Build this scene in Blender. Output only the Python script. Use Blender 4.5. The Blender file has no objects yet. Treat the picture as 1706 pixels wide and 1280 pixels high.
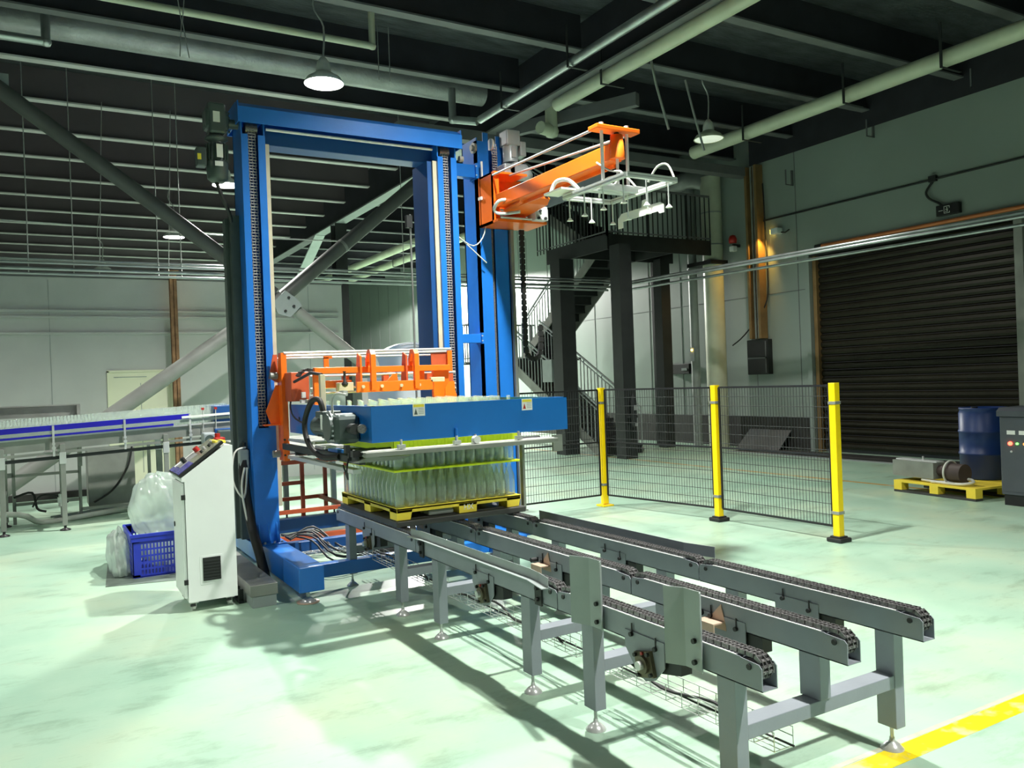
import bpy, bmesh, math, random
from mathutils import Vector, Matrix
random.seed(7)
S = bpy.context.scene
COL = S.collection
PI = math.pi

# ------------------------------------------------------------------ camera
f_px, yaw, pit, roll = 1362.0, 0.526129, -0.0033645, -0.03695
cam_d = bpy.data.cameras.new('camera'); cam = bpy.data.objects.new('camera', cam_d); COL.objects.link(cam)
fw = Vector((math.sin(yaw)*math.cos(pit), math.cos(yaw)*math.cos(pit), math.sin(pit)))
r0 = Vector((math.cos(yaw), -math.sin(yaw), 0)); u0 = r0.cross(fw)
rr = r0*math.cos(roll) + u0*math.sin(roll); uu = -r0*math.sin(roll) + u0*math.cos(roll)
m = Matrix((rr, uu, -fw)).transposed().to_4x4(); m.translation = Vector((0, 0, 1.6))
cam.matrix_world = m
cam_d.sensor_width = 36.0; cam_d.lens = f_px/1706*36.0; cam_d.clip_end = 200; cam_d.clip_start = 0.05
S.camera = cam
# ------------------------------------------------------------------ world, exposure, lights
W = bpy.data.worlds.new('world'); S.world = W; W.use_nodes = True
W.node_tree.nodes['Background'].inputs[0].default_value = (0.72, 0.78, 0.80, 1)
W.node_tree.nodes['Background'].inputs[1].default_value = 0.035
S.view_settings.view_transform = 'Standard'; S.view_settings.look = 'None'
S.view_settings.gamma = 1.0; S.view_settings.use_curve_mapping = False
S.view_settings.exposure = 0.72
S.cycles.transparent_max_bounces = 24
S.cycles.max_bounces = 6
S.cycles.sample_clamp_indirect = 4.0
LAMPZ = 5.42
def spot(loc, power, size=162, rad=0.09, col=(1.0, 1.0, 0.93), blend=0.35, aim=(0, 0, -1)):
    d = bpy.data.lights.new('lamp_light', 'SPOT'); d.energy = power; d.spot_size = math.radians(size); d.spot_blend = blend
    d.shadow_soft_size = rad; d.color = col
    o = bpy.data.objects.new('lamp_light', d); COL.objects.link(o); o.location = loc
    o.rotation_euler = Vector(aim).to_track_quat('-Z', 'Y').to_euler()
    return o
LAMPS = [(3.45, 4.9, LAMPZ, 1400, 128), (3.14, 9.69, 5.3, 1300, 140), (3.05, 15.2, 5.3, 900, 150), (2.92, 20.7, 5.3, 650, 150), (3.5, -0.9, LAMPZ, 1300, 145), (-2.6, 5.6, LAMPZ, 420, 130),
         (-3.2, 11.0, LAMPZ, 500, 140), (9.45, 20.0, 5.3, 900, 150), (11.6, 25.5, 5.3, 5500, 172), (9.45, 9.7, 5.36, 420, 150)]

# ------------------------------------------------------------------ materials
def nt(name):
    mt = bpy.data.materials.new(name); mt.use_nodes = True
    return mt, mt.node_tree, mt.node_tree.nodes['Principled BSDF']
def mat(name, col, rough=.5, metal=0., var=.12, scale=6., bump=.0, bscale=60., emis=None, estr=1., spec=.5, stretch=None):
    mt, t, b = nt(name)
    b.inputs['Roughness'].default_value = rough; b.inputs['Metallic'].default_value = metal
    b.inputs['Specular IOR Level'].default_value = spec
    tc = t.nodes.new('ShaderNodeTexCoord'); mp = t.nodes.new('ShaderNodeMapping'); t.links.new(tc.outputs['Object'], mp.inputs[0])
    if stretch: mp.inputs['Scale'].default_value = stretch
    n = t.nodes.new('ShaderNodeTexNoise'); n.inputs['Scale'].default_value = scale; n.inputs['Detail'].default_value = 5
    t.links.new(mp.outputs[0], n.inputs['Vector'])
    r = t.nodes.new('ShaderNodeMapRange'); r.inputs[1].default_value = .3; r.inputs[2].default_value = .7
    r.inputs[3].default_value = 1-var; r.inputs[4].default_value = 1+var; t.links.new(n.outputs['Fac'], r.inputs[0])
    mx = t.nodes.new('ShaderNodeVectorMath'); mx.operation = 'SCALE'; mx.inputs[0].default_value = col[:3]
    t.links.new(r.outputs[0], mx.inputs['Scale']); t.links.new(mx.outputs[0], b.inputs['Base Color'])
    if bump:
        n2 = t.nodes.new('ShaderNodeTexNoise'); n2.inputs['Scale'].default_value = bscale; t.links.new(mp.outputs[0], n2.inputs['Vector'])
        bp = t.nodes.new('ShaderNodeBump'); bp.inputs['Strength'].default_value = bump; bp.inputs['Distance'].default_value = .01
        t.links.new(n2.outputs['Fac'], bp.inputs['Height']); t.links.new(bp.outputs[0], b.inputs['Normal'])
    if emis:
        b.inputs['Emission Color'].default_value = (*emis, 1); b.inputs['Emission Strength'].default_value = estr
    return mt
M = {}
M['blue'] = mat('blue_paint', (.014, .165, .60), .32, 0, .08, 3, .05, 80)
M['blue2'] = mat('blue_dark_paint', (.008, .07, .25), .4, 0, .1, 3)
M['trayblue'] = mat('tray_blue_paint', (.009, .155, .52), .3, 0, .06, 2.5, .04, 60)
M['orange'] = mat('orange_paint', (.95, .17, .012), .33, 0, .07, 4)
M['redor'] = mat('red_orange_primer', (.5, .09, .03), .5, 0, .2, 5)
M['grey'] = mat('grey_blue_paint', (.25, .275, .31), .42, 0, .07, 5, .04, 70)
M['lgrey'] = mat('pale_grey_paint', (.33, .375, .37), .4, 0, .08, 5)
M['wearshine'] = mat('worn_steel_shine', (.88, .88, .88), .25, .0, .08, 20)  # worn steel whose shine is put into a near-white non-metal colour
M['chain'] = mat('oiled_chain_steel', (.175, .17, .172), .33, .4, .45, 90)
M['chainb'] = mat('bright_chain_steel', (.5, .5, .52), .3, .4, .4, 90)
M['black'] = mat('black_plastic', (.012, .012, .013), .45, 0, .2, 10)
M['dark'] = mat('dark_steel_paint', (.02, .023, .023), .55, 0, .2, 4)
M['steel'] = mat('stainless_steel', (.6, .61, .6), .28, .35, .12, 4, .05, 30)
M['steelm'] = mat('dull_stainless', (.27, .28, .255), .42, .25, .22, 3)
M['alu'] = mat('aluminium_profile', (.68, .71, .70), .32, .25, .06, 10)
M['galv'] = mat('galvanised_wire', (.6, .62, .6), .35, .7, .1, 20)
M['motor'] = mat('grey_green_motor_paint', (.075, .10, .095), .35, .15, .12, 8)
M['motorl'] = mat('silver_grey_motor_paint', (.40, .44, .46), .35, .2, .1, 8)
M['white'] = mat('white_powder_coat', (.82, .86, .84), .42, 0, .03, 3)
M['whitep'] = mat('white_plate', (.8, .8, .76), .45, 0, .03, 3)
M['label'] = mat('label_paper', (.82, .83, .8), .5, 0, .03, 10)
M['labely'] = mat('label_yellow', (.85, .7, .05), .5, 0, .03, 10)
M['labelg'] = mat('label_grey_print', (.35, .36, .36), .5, 0, .1, 10)
M['red'] = mat('red_plastic', (.42, .02, .015), .4)
M['yellow'] = mat('yellow_post_paint', (.95, .66, .0), .38, 0, .06, 5)
M['palY'] = mat('yellow_pallet_plastic', (.92, .70, .06), .5, 0, .1, 6)
M['palB'] = mat('grey_black_pallet_plastic', (.05, .05, .048), .5, 0, .2, 6)
M['sheetY'] = mat('yellow_layer_sheet', (.88, .95, .02), .4, 0, .04, 3)
M['beige'] = mat('beige_guide_plastic', (.55, .5, .36), .5, 0, .12, 5)
M['rubber'] = mat('black_rubber', (.014, .014, .014), .6, 0, .2, 10)
M['cable'] = mat('cable_sheath', (.02, .02, .02), .5)
M['wcable'] = mat('pale_hose', (.65, .66, .6), .45)
M['foil'] = mat('foil_insulation_deck', (.105, .115, .125), .38, .35, .45, 2.2, 1.0, 9, stretch=(1, 3, 1))
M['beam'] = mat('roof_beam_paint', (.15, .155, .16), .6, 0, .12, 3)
M['beaml'] = mat('lit_flange_tone', (.62, .61, .60), .55, 0, .12, 2)  # brightness of the lit flanges is put into this pale colour
M['beamd'] = mat('web_shade_tone', (.022, .022, .03), .7, 0, .2, 3)  # shade on the webs is put into this near-black colour
M['beamf'] = mat('far_web_lit_tone', (.12, .10, .11), .7, 0, .15, 1)  # lighter web copy, the stronger light on far webs painted in
M['pipeg'] = mat('pale_green_pipe', (.56, .60, .46), .4, 0, .12, 2)
M['pipes'] = mat('silver_pipe', (.5, .54, .54), .3, .8, .15, 4)
M['brace'] = mat('grey_brace_paint', (.27, .28, .26), .5, 0, .12, 3)
M['braced'] = mat('brace_shade_tone', (.10, .105, .1), .5, 0, .12, 3)  # shaded copy of the brace grey, painted on the upper halves
M['panelw'] = mat('partition_panel_paint', (.60, .62, .60), .38, 0, .04, 2)
M['wallr'] = mat('sage_wall_panel', (.29, .345, .315), .5, 0, .06, .6)
M['dado'] = mat('dark_dado', (.035, .035, .032), .6, 0, .25, 3)
M['shut'] = mat('bronze_shutter_slat', (.021, .0185, .010), .4, .3, .25, 2)
M['lagfoil'] = mat('foil_lagging', (.38, .39, .40), .35, .35, .2, 3, .6, 25)
M['copper'] = mat('copper_red_pipe', (.62, .2, .07), .35, .3, .1, 3)
M['frame'] = mat('door_jamb_brown', (.28, .17, .07), .5, .2, .25, 3)
M['rust'] = mat('rusty_column_paint', (.30, .16, .08), .7, 0, .45, 7, .2, 30)
M['doory'] = mat('pale_yellow_door', (.90, .92, .70), .4, 0, .03, 2)
M['drum'] = mat('blue_drum_plastic', (.008, .035, .16), .4, 0, .15, 4)
M['ecab'] = mat('slate_cabinet_paint', (.075, .085, .10), .45, 0, .08, 4)
M['crate'] = mat('cobalt_crate_plastic', (.02, .04, .48), .38, 0, .08, 5)
M['bluerail'] = mat('ultramarine_rail', (.015, .01, .42), .35, 0, .05, 4)
M['mat'] = mat('grey_green_floor_sheet', (.13, .17, .14), .7, 0, .25, 6)
M['duct'] = mat('lagging_grey', (.33, .36, .34), .5, .1, .15, 3, .15, 12)
M['panelg'] = mat('paint_slate_plate', (.36, .38, .44), .5, .1, .1, 3)
M['brown'] = mat('dark_brown_plate', (.06, .04, .035), .6)
M['lampin'] = mat('lamp_reflector', (.8, .82, .78), .4)
M['glow'] = mat('lit_lamp_face', (1, 1, 1), .5, emis=(1, 1, .95), estr=14)
M['glowd'] = mat('dim_lamp_face', (.8, .8, .75), .5, emis=(.9, 1, .8), estr=.32)
M['glowr'] = mat('red_indicator', (.8, .05, .02), .4, emis=(1, .06, .03), estr=6)
M['glowg'] = mat('green_indicator', (.05, .6, .05), .4, emis=(.2, 1, .15), estr=2)
M['glowo'] = mat('orange_indicator', (.8, .25, .05), .4, emis=(1, .25, .05), estr=1.2)
M['amber'] = mat('amber_lamp_face', (1, .7, .2), .4, emis=(1, .62, .12), estr=8)
M['screen'] = mat('violet_console_face', (.10, .09, .35), .25, 0, .3, 5)
M['console'] = mat('aluminium_console_face', (.42, .42, .32), .25, .4, .2, 6)
M['tan'] = mat('tan_bracket', (.5, .36, .27), .5, .1, .1, 10)
M['bearing'] = mat('brass_brown_bearing', (.13, .11, .07), .45, .4, .25, 12)

def glassy(name, tint, alpha, tr=.35):
    mt, t, b = nt(name); t.nodes.remove(b)
    out = t.nodes['Material Output']
    a = t.nodes.new('ShaderNodeBsdfTransparent'); a.inputs[0].default_value = (*tint, 1)
    d = t.nodes.new('ShaderNodeBsdfDiffuse'); d.inputs[0].default_value = (.86, .95, .88, 1)
    g = t.nodes.new('ShaderNodeBsdfGlossy'); g.inputs['Roughness'].default_value = .08
    lw = t.nodes.new('ShaderNodeLayerWeight'); lw.inputs[0].default_value = .35
    tl = t.nodes.new('ShaderNodeBsdfTranslucent'); tl.inputs[0].default_value = (.86, .98, .88, 1)
    dm = t.nodes.new('ShaderNodeMixShader'); dm.inputs[0].default_value = .5; t.links.new(d.outputs[0], dm.inputs[1]); t.links.new(tl.outputs[0], dm.inputs[2])
    m1 = t.nodes.new('ShaderNodeMixShader'); m1.inputs[0].default_value = alpha
    t.links.new(a.outputs[0], m1.inputs[1]); t.links.new(dm.outputs[0], m1.inputs[2])
    m2 = t.nodes.new('ShaderNodeMixShader'); t.links.new(lw.outputs['Facing'], m2.inputs[0])
    mr = t.nodes.new('ShaderNodeMath'); mr.operation = 'MULTIPLY'; mr.inputs[1].default_value = tr; t.links.new(lw.outputs['Facing'], mr.inputs[0]); t.links.new(mr.outputs[0], m2.inputs[0])
    t.links.new(m1.outputs[0], m2.inputs[1]); t.links.new(g.outputs[0], m2.inputs[2]); t.links.new(m2.outputs[0], out.inputs[0])
    return mt
M['glass'] = glassy('clear_green_glass', (.98, 1.0, .99), .26, .8)
M['film'] = glassy('clear_plastic_film', (1, 1, 1), .66, .6)

# floor: worn mint epoxy
mt, t, b = nt('mint_epoxy_floor'); M['floor'] = mt
tc = t.nodes.new('ShaderNodeTexCoord')
def noise(scale, det=6, st=(1, 1, 1), rough=.55):
    mp = t.nodes.new('ShaderNodeMapping'); mp.inputs['Scale'].default_value = st; t.links.new(tc.outputs['Object'], mp.inputs[0])
    n = t.nodes.new('ShaderNodeTexNoise'); n.inputs['Scale'].default_value = scale; n.inputs['Detail'].default_value = det; n.inputs['Roughness'].default_value = rough
    t.links.new(mp.outputs[0], n.inputs['Vector']); return n
def ramp(src, stops):
    r = t.nodes.new('ShaderNodeValToRGB'); e = r.color_ramp.elements
    e[0].position, e[0].color = stops[0][0], (*stops[0][1], 1); e[1].position, e[1].color = stops[-1][0], (*stops[-1][1], 1)
    for p, c in stops[1:-1]:
        q = e.new(p); q.color = (*c, 1)
    t.links.new(src, r.inputs[0]); return r
n1 = noise(.9, 5); c1 = ramp(n1.outputs['Fac'], [(.3, (.295, .475, .36)), (.5, (.365, .53, .405)), (.7, (.44, .55, .40))])
n2 = noise(1.6, 10, (1, 2.2, 1), .75); c2 = ramp(n2.outputs['Fac'], [(.33, (.62, .64, .6)), (.47, (1, 1, 1)), (1, (1, 1, 1))])
mx = t.nodes.new('ShaderNodeMix'); mx.data_type = 'RGBA'; mx.blend_type = 'MULTIPLY'; mx.inputs[0].default_value = .75
t.links.new(c1.outputs[0], mx.inputs[6]); t.links.new(c2.outputs[0], mx.inputs[7])
n3 = noise(3.5, 8, (1, 1, 1), .7); c3 = ramp(n3.outputs['Fac'], [(.63, (0, 0, 0)), (.75, (1, 1, 1))])
mx2 = t.nodes.new('ShaderNodeMix'); mx2.data_type = 'RGBA'; mx2.inputs[7].default_value = (.50, .40, .29, 1)
mm = t.nodes.new('ShaderNodeMath'); mm.operation = 'MULTIPLY'; mm.inputs[1].default_value = .35; t.links.new(c3.outputs[0], mm.inputs[0]); t.links.new(mm.outputs[0], mx2.inputs[0])
n5 = noise(5, 6, (1, 7, 1), .8); c5 = ramp(n5.outputs['Fac'], [(.0, (1, 1, 1)), (.62, (1, 1, 1)), (.66, (.72, .74, .70)), (1, (.72, .74, .70))])
mx3 = t.nodes.new('ShaderNodeMix'); mx3.data_type = 'RGBA'; mx3.blend_type = 'MULTIPLY'; mx3.inputs[0].default_value = .8
t.links.new(mx.outputs[2], mx3.inputs[6]); t.links.new(c5.outputs[0], mx3.inputs[7])
t.links.new(mx3.outputs[2], mx2.inputs[6]); t.links.new(mx2.outputs[2], b.inputs['Base Color'])
# fine scratches
n4 = noise(9, 4, (1, 9, 1)); rg = t.nodes.new('ShaderNodeMapRange'); rg.inputs[3].default_value = .28; rg.inputs[4].default_value = .55; t.links.new(n2.outputs['Fac'], rg.inputs[0]); t.links.new(rg.outputs[0], b.inputs['Roughness'])
bp = t.nodes.new('ShaderNodeBump'); bp.inputs['Strength'].default_value = .08; bp.inputs['Distance'].default_value = .01; t.links.new(n4.outputs['Fac'], bp.inputs['Height']); t.links.new(bp.outputs[0], b.inputs['Normal'])

# worn floor line paint
def linepaint(name, col):
    mt, t2, b = nt(name); M[name] = mt
    tc = t2.nodes.new('ShaderNodeTexCoord'); n = t2.nodes.new('ShaderNodeTexNoise'); n.inputs['Scale'].default_value = 7; n.inputs['Detail'].default_value = 8
    t2.links.new(tc.outputs['Object'], n.inputs['Vector'])
    r = t2.nodes.new('ShaderNodeValToRGB'); r.color_ramp.elements[0].position = .36; r.color_ramp.elements[0].color = (.5, .45, .25, 1)
    r.color_ramp.elements[1].position = .46; r.color_ramp.elements[1].color = (*col, 1)
    t2.links.new(n.outputs['Fac'], r.inputs[0]); t2.links.new(r.outputs[0], b.inputs['Base Color']); b.inputs['Roughness'].default_value = .4
linepaint('linepaint', (.85, .66, .01)); linepaint('linepaint2', (.55, .3, .05))
M['linebare'] = mat('scraped_floor', (.46, .47, .36), .5, 0, .25, 9)

# ------------------------------------------------------------------ mesh helper
ORG = {}
class MB:
    def __init__(s): s.v = []; s.f = []; s.sm = []
    def add(s, vs, fs, smooth=False):
        o = len(s.v); s.v += [tuple(v) for v in vs]; s.f += [tuple(i+o for i in f) for f in fs]; s.sm += [smooth]*len(fs); return s
    def box(s, x0, x1, y0, y1, z0, z1):
        return s.add([(x0, y0, z0), (x1, y0, z0), (x1, y1, z0), (x0, y1, z0), (x0, y0, z1), (x1, y0, z1), (x1, y1, z1), (x0, y1, z1)],
                     [(0, 3, 2, 1), (4, 5, 6, 7), (0, 1, 5, 4), (1, 2, 6, 5), (2, 3, 7, 6), (3, 0, 4, 7)])
    def cb(s, x, y, z, a, b, c): return s.box(x-a/2, x+a/2, y-b/2, y+b/2, z-c/2, z+c/2)
    def bb(s, x0, x1, y0, y1, z0, z1, w=.006):
        bm = bmesh.new(); bmesh.ops.create_cube(bm, size=1)
        for v in bm.verts: v.co = Vector((x0+(v.co.x+.5)*(x1-x0), y0+(v.co.y+.5)*(y1-y0), z0+(v.co.z+.5)*(z1-z0)))
        w = min(w, abs(x1-x0)*.45, abs(y1-y0)*.45, abs(z1-z0)*.45)
        bmesh.ops.bevel(bm, geom=bm.edges[:], offset=w, segments=2, affect='EDGES', profile=.5)
        bm.verts.index_update(); s.add([v.co for v in bm.verts], [[v.index for v in f.verts] for f in bm.faces]); bm.free(); return s
    def tube(s, pts, r, n=10, cap=True, smooth=True, rs=None):
        pts = [Vector(p) for p in pts]
        if cap and smooth and len(pts) >= 4 and rs is None:
            q = []; e = [pts[0]]+pts+[pts[-1]]
            for i in range(1, len(e)-2):
                for t in (0, .25, .5, .75):
                    a, b, c, d = e[i-1:i+3]
                    q.append(.5*((2*b)+(c-a)*t+(2*a-5*b+4*c-d)*t*t+(3*b-a-3*c+d)*t**3))
            pts = q+[pts[-1]]
        k = len(pts); rings = []
        prev = None
        for i, p in enumerate(pts):
            d = (pts[min(i+1, k-1)]-pts[max(i-1, 0)]).normalized()
            if prev is None:
                a = Vector((0, 0, 1)) if abs(d.z) < .9 else Vector((1, 0, 0)); u = d.cross(a).normalized()
            else:
                u = prev - d*prev.dot(d); u = u.normalized() if u.length > 1e-6 else d.orthogonal().normalized()
            prev = u; w = d.cross(u); R = rs[i] if rs else r
            rings.append([p+(u*math.cos(2*PI*j/n+PI/n)+w*math.sin(2*PI*j/n+PI/n))*R for j in range(n)])
        vs = [q for rg in rings for q in rg]; fs = []
        for i in range(k-1):
            for j in range(n): fs.append((i*n+j, i*n+(j+1) % n, (i+1)*n+(j+1) % n, (i+1)*n+j))
        s.add(vs, fs, smooth)
        if cap: s.add(rings[0]+rings[-1], [tuple(range(n-1, -1, -1)), tuple(range(n, 2*n))])
        return s
    def cyl(s, a, b, r, n=12, r2=None): return s.tube([a, b], r, n, rs=[r, r if r2 is None else r2])
    def lathe(s, c, prof, n=16, smooth=True, cap=True):
        vs = []; fs = []
        for r, z in prof:
            for j in range(n): vs.append((c[0]+r*math.cos(2*PI*j/n), c[1]+r*math.sin(2*PI*j/n), c[2]+z))
        for i in range(len(prof)-1):
            for j in range(n): fs.append((i*n+j, i*n+(j+1) % n, (i+1)*n+(j+1) % n, (i+1)*n+j))
        s.add(vs, fs, smooth)
        if cap and prof[0][0] > 1e-4: s.add([vs[j] for j in range(n)], [tuple(range(n-1, -1, -1))])
        if cap and prof[-1][0] > 1e-4: s.add([vs[(len(prof)-1)*n+j] for j in range(n)], [tuple(range(n))])
        return s
    def prism(s, poly, axis, a0, a1):
        def P(u, v, a): return {'x': (a, u, v), 'y': (u, a, v), 'z': (u, v, a)}[axis]
        n = len(poly); vs = [P(u, v, a0) for u, v in poly]+[P(u, v, a1) for u, v in poly]
        fs = [tuple(range(n)), tuple(range(2*n-1, n-1, -1))]+[(i, i+n, (i+1) % n+n, (i+1) % n) for i in range(n)]
        return s.add(vs, fs)
    def beam(s, a, b, w, h, up=(0, 0, 1)):
        a, b = Vector(a), Vector(b); d = (b-a).normalized(); u = Vector(up); u = u-d*u.dot(d)
        u = u.normalized() if u.length > 1e-5 else d.orthogonal().normalized(); q = d.cross(u)*w/2; u = u*h/2
        return s.add([a-q-u, a+q-u, a+q+u, a-q+u, b-q-u, b+q-u, b+q+u, b-q+u], [(0, 1, 2, 3), (7, 6, 5, 4), (0, 4, 5, 1), (1, 5, 6, 2), (2, 6, 7, 3), (3, 7, 4, 0)])
    def strip(s, pts, z0, z1, th):
        # folded plate: polyline in XY swept between heights
        for (a, b) in zip(pts[:-1], pts[1:]):
            d = Vector((b[0]-a[0], b[1]-a[1])).normalized(); nx, ny = -d.y*th/2, d.x*th/2
            s.prism([(a[0]-nx, a[1]-ny), (b[0]-nx, b[1]-ny), (b[0]+nx, b[1]+ny), (a[0]+nx, a[1]+ny)], 'z', z0, z1)
        return s
    def build(s, name, m, parent=None, fix=True):
        me = bpy.data.meshes.new(name)
        if parent is not None: o0 = ORG[parent.name]
        else: o0 = s.base() if getattr(s, 'org', None) is None else Vector(s.org)
        me.from_pydata([(v[0]-o0[0], v[1]-o0[1], v[2]-o0[2]) for v in s.v], [], s.f)
        me.polygons.foreach_set('use_smooth', s.sm)
        if fix:
            bm = bmesh.new(); bm.from_mesh(me); bmesh.ops.recalc_face_normals(bm, faces=bm.faces[:]); bm.to_mesh(me); bm.free()
        me.materials.append(M[m] if isinstance(m, str) else m); me.update()
        o = bpy.data.objects.new(name, me); COL.objects.link(o)
        if parent is not None: o.parent = parent
        else: o.location = o0
        ORG[o.name] = Vector(o0); return o
    def base(s):
        xs, ys, zs = zip(*s.v); return Vector(((min(xs)+max(xs))/2, (min(ys)+max(ys))/2, min(zs)))
def B(): return MB()
def tag(o, label=None, cat=None, group=None, kind=None):
    if label: o['label'] = label
    if cat: o['category'] = cat
    if group: o['group'] = group
    if kind: o['kind'] = kind
    return o
def thing(name, loc, label, cat, group=None):
    o = bpy.data.objects.new(name, None); COL.objects.link(o); o.location = loc; o.empty_display_size = .1
    ORG[o.name] = Vector(loc); return tag(o, label, cat, group)
def struct(o): o['kind'] = 'structure'; return o
def copy_tree(o, parent=None, loc=None):
    c = o.copy(); COL.objects.link(c); c.parent = parent; ORG[c.name] = ORG[o.name]
    if loc is not None: c.location = loc
    for ch in list(o.children): copy_tree(ch, c)
    return c
def text(name, body, size, loc, rot, m, parent, ext=.0008):
    cu = bpy.data.curves.new(name, 'FONT'); cu.body = body; cu.size = size; cu.align_x = 'CENTER'; cu.align_y = 'CENTER'; cu.extrude = ext
    tmp = bpy.data.objects.new('tmp', cu); me = bpy.data.meshes.new_from_object(tmp); bpy.data.objects.remove(tmp)
    me.materials.clear(); me.materials.append(M[m]); o = bpy.data.objects.new(name, me); COL.objects.link(o)
    o.parent = parent; o.location = Vector(loc)-ORG[parent.name]; o.rotation_euler = rot; return o

# ================================================================== SETTING
fl = struct(B().box(-14, 16, -4, 42, -.1, 0).build('floor', 'floor'))
B().box(1.0, 15, 2.085, 2.195, .0002, .0012).build('painted_line', 'linepaint', fl)['label'] = 'wide yellow painted floor line'
B().box(1.0, 15, 2.20, 2.225, .0002, .0008).build('scraped_margin', 'linebare', fl)
B().box(9.9, 9.97, 5.0, 26, .0002, .0012).build('painted_line', 'linepaint2', fl)['label'] = 'thin worn orange painted floor line'
B().box(12.16, 12.26, 5.0, 12.3, .0002, .015).build('threshold_strip', 'lgrey', fl)
B().box(12.26, 13.1, 5.0, 12.3, .0002, .006).build('threshold_plate', 'dado', fl)
ce = struct(B().box(-14, 16, -4, 42, 6.72, 6.85).build('ceiling', 'foil'))
GX = 6.95
# roof beams: shade painted on deep webs, light on bottom flanges; they stop at the girder and go on beyond it
k = 0
ys = [12.83+1.71*i for i in range(-7, 14)]
for y in ys:
    for (x0, x1) in ((-14, GX-.16), (GX+.16, 13.3)):
        far = y > 14
        w = .15 if x0 < 0 else .16
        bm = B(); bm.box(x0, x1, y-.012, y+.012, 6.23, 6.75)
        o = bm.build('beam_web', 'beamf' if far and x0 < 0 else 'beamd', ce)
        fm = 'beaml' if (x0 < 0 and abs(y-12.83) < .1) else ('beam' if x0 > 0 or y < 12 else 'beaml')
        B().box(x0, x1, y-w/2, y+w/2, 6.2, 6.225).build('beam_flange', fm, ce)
g = B(); g.box(GX-.012, GX+.012, -4, 42, 5.9, 6.75); g.build('girder_web', 'beamd', ce)
B().box(GX-.14, GX+.14, -4, 42, 5.87, 5.9).build('girder_flange', 'beam', ce)
B().beam((GX, 22.3, 5.87), (GX, 25.6, 4.4), .28, .04).build('haunch_plate', 'lgrey', ce); B().box(GX-.14, GX+.14, 13.3, 22.3, 5.862, 5.869).build('girder_flange', 'lgrey', ce)  # pale second flange strip paints the lit stretch of the girder
g = B(); g.box(13.0, 13.012, -4, 12.2, 5.9, 6.72); g.build('girder_web', 'beamd', ce)
# right wall
wl = struct(B().box(13.2, 13.4, 12.4, 42, .64, 6.75).box(13.2, 13.4, 10.98, 12.4, .64, 6.75).box(13.2, 13.4, -4, 6.9, 0, 6.75).box(13.2, 13.4, 6.9, 10.98, 3.85, 6.75).build('wall_right', 'wallr'))
B().box(13.17, 13.4, 10.98, 42, 0, .64).build('dado', 'dado', wl)
B().box(13.17, 13.2, 10.98, 42, .64, .66).build('dado_trim', 'dark', wl)
for i in range(26):
    y = 11.2+i*1.15
    B().box(13.192, 13.2, y, y+.012, .66, 6.0).build('panel_joint', 'beam', wl)
for z in (3.2,): B().box(13.192, 13.2, 10.98, 42, z, z+.01).build('panel_joint', 'beam', wl)
# far and left walls closing the hall
struct(B().box(-14, 16, 42, 42.2, 0, 6.8).build('wall_far', 'wallr'))
struct(B().box(-14.2, -14, -4, 42, 0, 6.8).build('wall_left', 'wallr'))
struct(B().box(-14, 16, -4.2, -4, 0, 6.8).build('wall_front', 'wallr'))
# roller shutter door
dr = thing('roller_shutter_door', (13.3, 8.95, 0), 'dark bronze corrugated roller shutter in the right wall', 'door')
dr['kind'] = 'structure'; dr.name = 'door_1'; ORG[dr.name] = Vector((13.3, 8.95, 0)); del dr['category']; del dr['label']
sl = None
for i in range(27):
    z = .06+i*.14
    if sl is None:
        prof = [(13.32, z), (13.285, z+.02), (13.265, z+.06), (13.27, z+.105), (13.31, z+.135), (13.33, z+.135), (13.33, z)]
        sl = B().prism(prof, 'y', 6.98, 10.8).build('slat', 'shut', dr); base = sl
    else:
        c = base.copy(); COL.objects.link(c); c.location.z += .14*i
B().box(13.2, 13.34, 10.78, 10.86, 0, 3.85).build('guide_rail', 'frame', dr)
B().box(13.12, 13.34, 10.88, 10.98, 0, 3.85).build('jamb', 'wallr', dr)
B().box(13.1, 13.3, 6.86, 6.99, 0, 3.86).build('guide_rail', 'steelm', dr)
B().box(13.14, 13.34, 6.88, 11.0, 3.82, 3.9).build('lintel', 'dark', dr)
# service duct post on the wall corner
# partition of the back room
pw = struct(B().box(-14, 1.02, 15.0, 15.1, 0, 3.56).box(1.98, 4.95, 15.0, 15.1, 0, 3.56).box(1.02, 1.98, 15.0, 15.1, 1.99, 3.56).box(4.95, 5.05, 15.0, 24, 0, 3.56).build('wall_back', 'panelw'))
for x in (-3.4, -2.2, -1.0, .2, 3.2, 4.4):
    B().box(x, x+.008, 14.995, 15.0, .1, 3.5).build('panel_joint', 'lgrey', pw)
for z in (2.62, 2.88, 2.98): B().box(-14, 4.95, 14.96, 15.0, z, z+.035).build('wall_rail', 'panelw', pw)
B().box(-14, 5.05, 14.94, 15.12, 3.54, 3.6).build('wall_cap', 'beam', pw)
B().box(-14, .98, 14.9, 15.0, 0, .1).build('wall_kerb', 'dado', pw)
d2 = thing('door_2', (1.5, 15, 0), None, None); d2['kind'] = 'structure'
B().bb(1.03, 1.97, 14.985, 15.06, .01, 1.985, .004).build('door_leaf', 'doory', d2)
B().box(1.0, 1.03, 14.97, 15.1, 0, 2.01).box(1.97, 2.0, 14.97, 15.1, 0, 2.01).box(1.0, 2.0, 14.97, 15.1, 1.985, 2.02).build('door_frame', 'doory', d2)
B().box(1.1, 1.6, 14.978, 14.99, 1.9, 1.91).box(1.5, 1.508, 14.978, 14.99, .3, 1.8).build('door_trim', 'lgrey', d2)
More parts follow.
